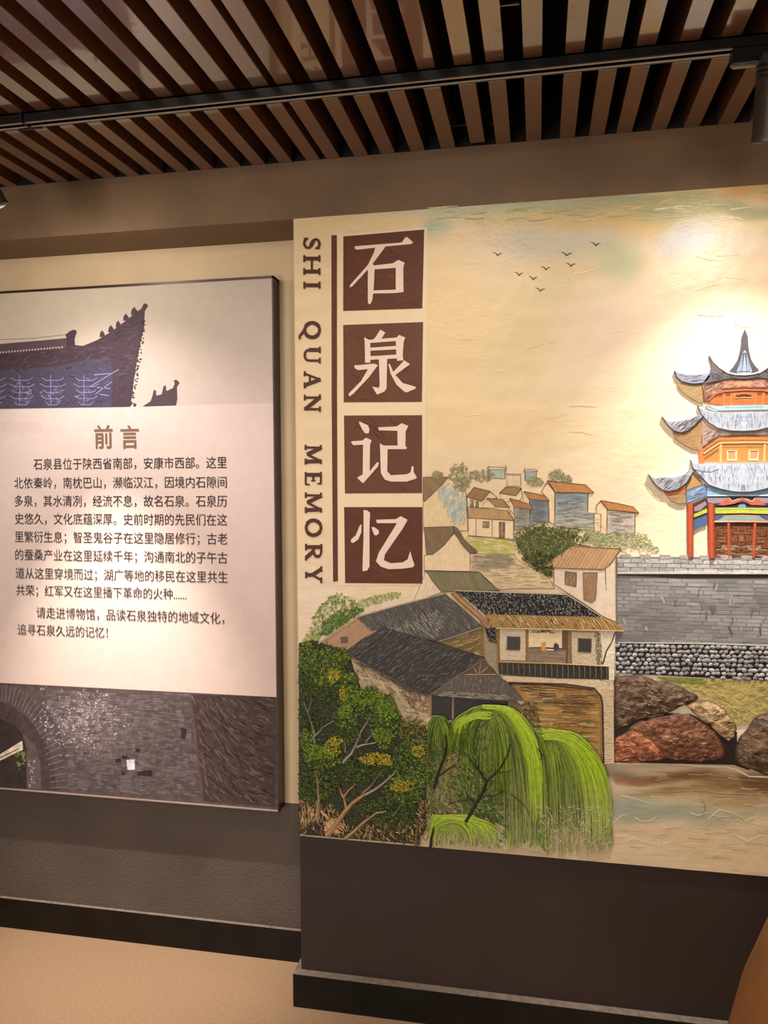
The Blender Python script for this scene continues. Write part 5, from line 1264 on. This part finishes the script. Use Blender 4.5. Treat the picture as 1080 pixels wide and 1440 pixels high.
for k, (pts, w0, w1) in enumerate([([(215, 740), (260, 660), (300, 590), (330, 520), (400, 450), (440, 380), (455, 320)], 4.6, 1.3), ([(322, 520), (285, 460), (250, 420), (218, 375)], 2.6, 1.0), ([(285, 450), (282, 385)], 1.3, .7), ([(265, 640), (225, 605), (215, 575)], 2.2, 1.0), ([(300, 600), (370, 600), (430, 565)], 2.0, .9), ([(390, 475), (440, 472), (468, 460)], 1.4, .7),
                                       ([(265, 695), (340, 715), (400, 750), (445, 768)], 1.8, 1.4), ([(455, 590), (510, 630), (545, 670), (560, 710)], 1.2, .6), ([(45, 560), (65, 480), (100, 390), (112, 320), (105, 270)], 4.0, 2.0), ([(75, 490), (130, 450), (160, 430)], 2.6, 1.0), ([(25, 885), (30, 830), (44, 770)], 4.2, 2.4), ([(600, 340), (625, 380), (615, 405)], 1.6, .9), ([(125, 645), (180, 625), (235, 625)], 1.4, .8), ([(130, 580), (130, 640)], 1.2, .8)]):
    p = NP(720 + k); p.ridge(C5(pts), w0, (34, 30, 26), .0195, .0225, w1, (56, 48, 40)); mp(p, 'branch', 'plaster', parent=wl_)

# ------------------------------------------------------------------ introduction panel on the recessed wall
tr_c = onY(391, 1142, DP)
PXR = -0.7905; PC = onY(164, 620, DP).x; PXL = 2 * PC - PXR; PZ0, PZ1 = 0.507, 2.163
panel = empty('introduction_panel', (PC, DL, PZ0), 'dark framed introduction panel with printed eaves, text and brick arch', 'panel')
def pp_(o): return keep(o, panel)
fb = Box(); F_ = .0045
DF = 2.2825
fb.box(PXR - F_, PXR, DF, DL, PZ0, PZ1).box(PXL, PXL + F_, DF, DL, PZ0, PZ1).box(PXL, PXR, DF, DL, PZ1 - F_ * 1.6, PZ1)
pp_(fb.build('frame', M['frame'], label='dark bronze frame'))
pp_(Box().box(PXL, PXR, DF, DL, PZ0, PZ0 + F_ * 1.2, .001).build('bottom_rail', M['glint'], label='bottom edge of the frame, coloured pale as if lit'))
pp_(Box().box(PXL + F_, PXR - F_, DF + .0035, DL - .001, PZ0 + F_, PZ1 - F_).build('backing_board', M['frame']))
DQ = DF + .0034
def QP(seed): return Paint(DQ, seed)
il, ir, it_, ib = PXL + F_, PXR - F_, PZ1 - F_ * 1.6, PZ0 + F_ * 1.2
def wpx(X, Z): return proj(X, DQ, Z)
TLp, TRp, BLp, BRp = wpx(il, it_), wpx(ir, it_), wpx(il, ib), wpx(ir, ib)
z_a = onY(200, 571.5, DQ).z; z_b = onY(200, 970.5, DQ).z
A_l, A_r, B_l, B_r = wpx(il, z_a), wpx(ir, z_a), wpx(il, z_b), wpx(ir, z_b)
p = QP(800); p.slab([TLp, TRp, A_r, A_l], [(206, 196, 176), (202, 192, 178), (216, 200, 192), (222, 204, 194)], .0004, 0)
pp_(p.build('printed_sky', M['print']))
p = QP(801); p.slab([A_l, A_r, B_r, B_l], [(232, 216, 208), (232, 214, 206), (220, 198, 188), (224, 204, 192)], .0004, 0)
r8 = random.Random(5)
# ghost of the roof and trees showing through the pale band
p.slab(P5([(0, 556), (470, 556), (600, 640), (560, 720), (300, 700), (0, 720)])[:0] or P5([(0, 600), (150, 600), (160, 640), (0, 640)]), (228, 208, 202), .0006, 0)
p.strokes(P6([(820, 60), (900, 20), (950, 120), (920, 260), (860, 250), (820, 160)]), 40, .8, 7, 4, [(226, 208, 199), (223, 206, 197)], .0006, .8, 1, True, .0001)
pp_(p.build('printed_text_ground', M['print']))
p = QP(802)
ROOFD, VIO = (78, 62, 72), (82, 76, 96)
p.slab(P5([(-200, 335), (0, 320), (240, 297), (238, 285), (252, 272), (268, 266), (278, 275), (270, 300), (272, 322), (300, 325), (350, 305), (400, 275), (450, 238), (490, 205), (512, 190), (520, 172), (530, 172), (536, 180), (524, 200), (522, 255), (505, 330), (492, 400), (482, 470), (472, 546), (0, 553), (-200, 556)]), ROOFD, .0006, 0)
p.slab(P5([(-200, 430), (0, 412), (200, 400), (330, 372), (400, 372), (410, 430), (402, 546), (0, 552), (-200, 555)]), VIO, .0008, 0)
p.slab(P5([(-200, 330), (0, 318), (240, 298), (243, 333), (0, 356), (-200, 368)]), (96, 78, 86), .0008, 0)
p.strokes(P5([(-200, 368), (0, 356), (240, 330), (360, 310), (500, 215), (515, 260), (480, 460), (430, 540), (410, 430), (400, 375), (330, 375), (0, 414), (-200, 430)]), 260, -.35, 9, 1.3, [(62, 48, 58), (96, 80, 90), (84, 70, 84), (110, 92, 100)], .0008, .5, 5, True, .0002)
p.strokes(P5([(-200, 432), (0, 414), (200, 402), (330, 375), (400, 376), (408, 430), (400, 544), (0, 550), (-200, 553)]), 260, .1, 8, 1.5, [(64, 58, 84), (98, 92, 122), (76, 72, 96), (58, 50, 66)], .0009, .9, 5, True, .0002)
for bx_ in (-110, -20, 80, 192, 312):
    p.strokes(P5(blob(bx_, 490, 42, 52, int(bx_) + 200)), 34, .3, 7, 1.0, [(128, 126, 164), (150, 150, 186), (104, 100, 140)], .0011, 1.2, 8, True, .0002)
for bx_ in (-110, -20, 80, 192, 312):
    for j, (w, y_) in enumerate(((40, 440), (46, 462), (36, 484), (42, 506), (26, 528))):
        p.line(P5([(bx_ - w, y_), (bx_ - w * .6, y_ + 10), (bx_ + w * .6, y_ + 10), (bx_ + w, y_)]), 1.0, (150, 150, 190), .0012)
    p.line(P5([(bx_, 425), (bx_, 545)]), 3.4, (74, 74, 120), .0010); p.line(P5([(bx_ - 8, 430), (bx_ - 8, 540)]), .7, (160, 160, 200), .0013)
for a in ([(330, 470), (430, 410)], [(345, 500), (405, 455)], [(350, 475), (400, 480)], [(360, 500), (395, 505)], [(340, 430), (400, 425)]): p.line(P5(a), 1.2, (150, 150, 196), .0012)
for k in range(22): p.line(P5([(2 + k * 10.6, 346 - k * .9), (2 + k * 10.6, 352 - k * .9)]), 2.2, (196, 180, 186), .0012)
for k in range(26):      # ragged tile ends along the eave edge
    t_ = k / 25; p.leaves(P5(blob(522 - 45 * t_, 240 + 300 * t_, 8, 6, k, 6)), 3, 2.0, [ROOFD], .0007, .0001, None, 4)
for bx_, by_, s_ in ((370, 285, 10), (402, 268, 11), (428, 250, 10), (456, 226, 11), (486, 205, 13)):      # ridge beasts
    p.slab(P5([(bx_ - s_, by_ + 8), (bx_ - s_ * .7, by_ - s_), (bx_ - s_ * .2, by_ - s_ * 1.3), (bx_, by_ - s_ * 1.8), (bx_ + s_ * .4, by_ - s_), (bx_ + s_ * .8, by_ - s_ * .6), (bx_ + s_, by_ + 8)]), ROOFD, .0007, 0)
p.slab(P5([(235, 285), (262, 268), (276, 268), (278, 280), (262, 290), (240, 292)]), ROOFD, .0007, 0)
p.slab(P5([(515, 545), (545, 525), (553, 500), (556, 484), (564, 486), (566, 505), (585, 500), (592, 470), (600, 468), (602, 488), (625, 478), (632, 462), (628, 450), (638, 447), (650, 458), (640, 475), (642, 515), (637, 541)]), (84, 68, 76), .0006, 0)
p.slab(P5([(482, 545), (484, 532), (494, 534), (492, 545)]), (84, 68, 76), .0006, 0)
p.line(P5([(0, 302), (120, 298), (240, 284)]), .7, (120, 100, 100), .0008)
pp_(p.build('printed_roof_photo', M['print'], label='flat print of dark temple eaves with ridge figures'))
p = QP(803)
p.slab([B_l, B_r, BRp, BLp], (90, 76, 74), .0004, 0)
r9 = random.Random(3)
WALLP = P6([(150, 480), (690, 505), (700, 600), (730, 885), (205, 850), (200, 760), (120, 600)])
zz = z_b - .006; rw = 0
while zz > ib + .004:       # printed courses of brick, mortar pale
    x_ = onY(40, 1000, DQ).x
    while x_ < onY(275, 1000, DQ).x:
        L2 = r9.uniform(.018, .024)
        a, b, c, d = wpx(x_, zz), wpx(x_ + L2, zz), wpx(x_ + L2, zz - .0078), wpx(x_, zz - .0078)
        if inside(a, WALLP) and inside(c, WALLP):
            g = r9.uniform(80, 104); f_ = math.exp(-(((a[0] - 120) / 55) ** 2 + ((a[1] - 1010) / 42) ** 2))
            g += f_ * r9.uniform(10, 70)
            p.slab([a, b, c, d], (g, g * .90, g * .90), .0007, 0)
            if r9.random() < .3: p.line([a, b], .5, (150, 138, 138), .0009)
        x_ += L2 + .0012
    zz -= .0092; rw += 1
for _ in range(420):      # pale efflorescence
    a = P6([(r9.gauss(290, 75), r9.gauss(590, 60))])[0]
    if inside(a, WALLP): p.leaves(blob(a[0], a[1], 3, 2, _, 6), 2, 1.7, [(160, 150, 156), (186, 176, 184), (130, 120, 124)], .0010, .0003, None, 12)
AR1 = P6([(-120, 500), (0, 468), (60, 480), (150, 540), (210, 620), (240, 720), (250, 850), (205, 848), (196, 760), (160, 670), (100, 590), (30, 540), (-120, 530)])
p.slab(AR1, (88, 76, 76), .0010, 0)
for k in range(26):
    t_ = k / 25; a0 = math.radians(95 - 92 * t_)
    p.line(P6([(0 + 185 * math.cos(a0), 860 - 330 * math.sin(a0)), (0 + 245 * math.cos(a0), 860 - 390 * math.sin(a0))]), .8, (138, 126, 128), .0013)
p.slab(P6([(-200, 545), (0, 532), (60, 555), (120, 610), (168, 690), (196, 770), (205, 850), (-200, 840)]), (74, 60, 60), .0012, 0)
p.slab(P6([(-200, 600), (0, 592), (50, 612), (95, 660), (100, 845), (-200, 838)]), (54, 44, 44), .0014, 0)
p.slab(P6([(82, 645), (130, 690), (148, 760), (150, 848), (98, 846), (96, 700)]), (92, 80, 80), .0015, 0)
p.leaves(P6([(105, 740), (128, 740), (130, 846), (106, 846)]), 60, 1.6, [(140, 130, 128), (170, 160, 158)], .0017, .0002)
p.slab(P6([(-60, 760), (0, 722), (60, 685), (82, 672), (84, 705), (60, 716), (0, 745)]), (206, 194, 170), .0016, 0); p.line(P6([(0, 735), (70, 700)]), 1.6, (110, 96, 80), .0018)
p.leaves(P6([(50, 720), (90, 705), (95, 760), (75, 780), (60, 750)]), 40, 2.0, [(104, 120, 66), (130, 140, 80)], .0018, .0002)
RK = P6([(692, 505), (998, 515), (998, 912), (738, 890), (716, 700)])
p.slab(RK, (72, 57, 54), .0009, 0)
p.strokes(RK, 420, lambda q: .35 + (1 - min(1, (q[0] - 268) / 120)) * .8, 13, 2.4, [(58, 46, 44), (92, 76, 72), (78, 62, 58), (104, 88, 82), (46, 36, 34)], .0011, .3, 5)
p.slab(P6([(458, 742), (488, 740), (488, 776), (462, 778)]), (216, 214, 226), .0014, 0)
for q in ([(418, 738), (438, 736), (438, 750), (418, 750)], [(442, 726), (460, 726), (460, 738), (442, 738)], [(490, 700), (508, 702), (508, 712), (490, 712)], [(440, 785), (452, 785), (452, 798), (440, 796)], [(495, 786), (545, 778), (552, 784), (550, 800), (500, 798)], [(655, 625), (675, 630), (670, 665), (655, 660)]): p.slab(P6(q), (48, 38, 38), .0013, 0)
pp_(p.build('printed_wall_photo', M['print_rough'], label='flat print of a grey brick wall with arch and rock face'))

def text_part(name, body, x0, x1, yc, mat, bold=0.0, hsc=1.0):
    cu = bpy.data.curves.new(name, 'FONT'); cu.body = body; cu.size = 1.0; cu.offset = bold; cu.resolution_u = 3
    to = bpy.data.objects.new(name, cu); COL.objects.link(to)
    bpy.context.view_layer.update()
    me_ = bpy.data.meshes.new_from_object(to)
    bpy.data.objects.remove(to); bpy.data.curves.remove(cu)
    co = np.array([v.co for v in me_.vertices])
    a, b = onY(x0, yc, DQ), onY(x1, yc, DQ)
    lo, hi = co[:, 0].min(), co[:, 0].max()
    s_ = (b.x - a.x) / (hi - lo); zc = (a.z + b.z) / 2
    for v in me_.vertices:
        x_, y_ = v.co.x, v.co.y
        v.co = Vector((a.x + (x_ - lo) * s_, DQ - .0022, zc + (y_ - 0.38) * s_ * hsc))
    o = link(name, me_, mat); keep(o, panel)
    return o
text_part('printed_heading', '前', 133, 158.8, 614.5, M['ink_brown'], .016, 1.14)
text_part('printed_heading', '言', 169.8, 195.6, 614.5, M['ink_brown'], .016, 1.14)
LINES = [('石泉县位于陕西省南部，安康市西部。这里', 47.5, 319, 651.5), ('北依秦岭，南枕巴山，濒临汉江，因境内石隙间', 20.5, 319, 678.5), ('多泉，其水清冽，经流不息，故名石泉。石泉历', 21, 319.5, 704.5),
         ('史悠久，文化底蕴深厚。史前时期的先民们在这', 21.5, 319.5, 730), ('里繁衍生息；智圣鬼谷子在这里隐居修行；古老', 21.5, 320, 756), ('的蚕桑产业在这里延续千年；沟通南北的子午古', 22, 320, 782),
         ('道从这里穿境而过；湖广等地的移民在这里共生', 22.5, 320.5, 808.5), ('共荣；红军又在这里播下革命的火种......', 23.5, 262, 832.5), ('请走进博物馆，品读石泉独特的地域文化，', 52, 315.5, 865), ('追寻石泉久远的记忆！', 25.5, 152, 887)]
for body, x0, x1, yc in LINES: text_part('printed_text_line', body, x0, x1, yc, M['ink'], 0.0, 1.12)

# ------------------------------------------------------------------ tan rounded object at the lower right corner
def tan_object():
    t = empty('pottery_jar', (0.64, 1.18, 0.0), 'tan glazed round-shouldered pottery jar standing before the dark lower wall', 'jar')
    prof = [(0.14, 0.0), (0.18, 0.01), (0.27, 0.15), (0.345, 0.35), (0.372, 0.52), (0.365, 0.64), (0.340, 0.752), (0.302, 0.86), (0.235, 0.945), (0.16, 0.99), (0.12, 1.01), (0.125, 1.05), (0.11, 1.052), (0.10, 1.01), (0.10, 0.90)]
    fine = []
    for a, b in zip(prof, prof[1:]):
        for k in range(4): fine.append((a[0] + (b[0] - a[0]) * k / 4, a[1] + (b[1] - a[1]) * k / 4))
    fine.append(prof[-1])
    keep(Box().lathe(fine, (0.64, 1.18, 0.0), (0, 0, 1), 96).build('jar_body', M['jar'], smooth=True), t)
tan_object()
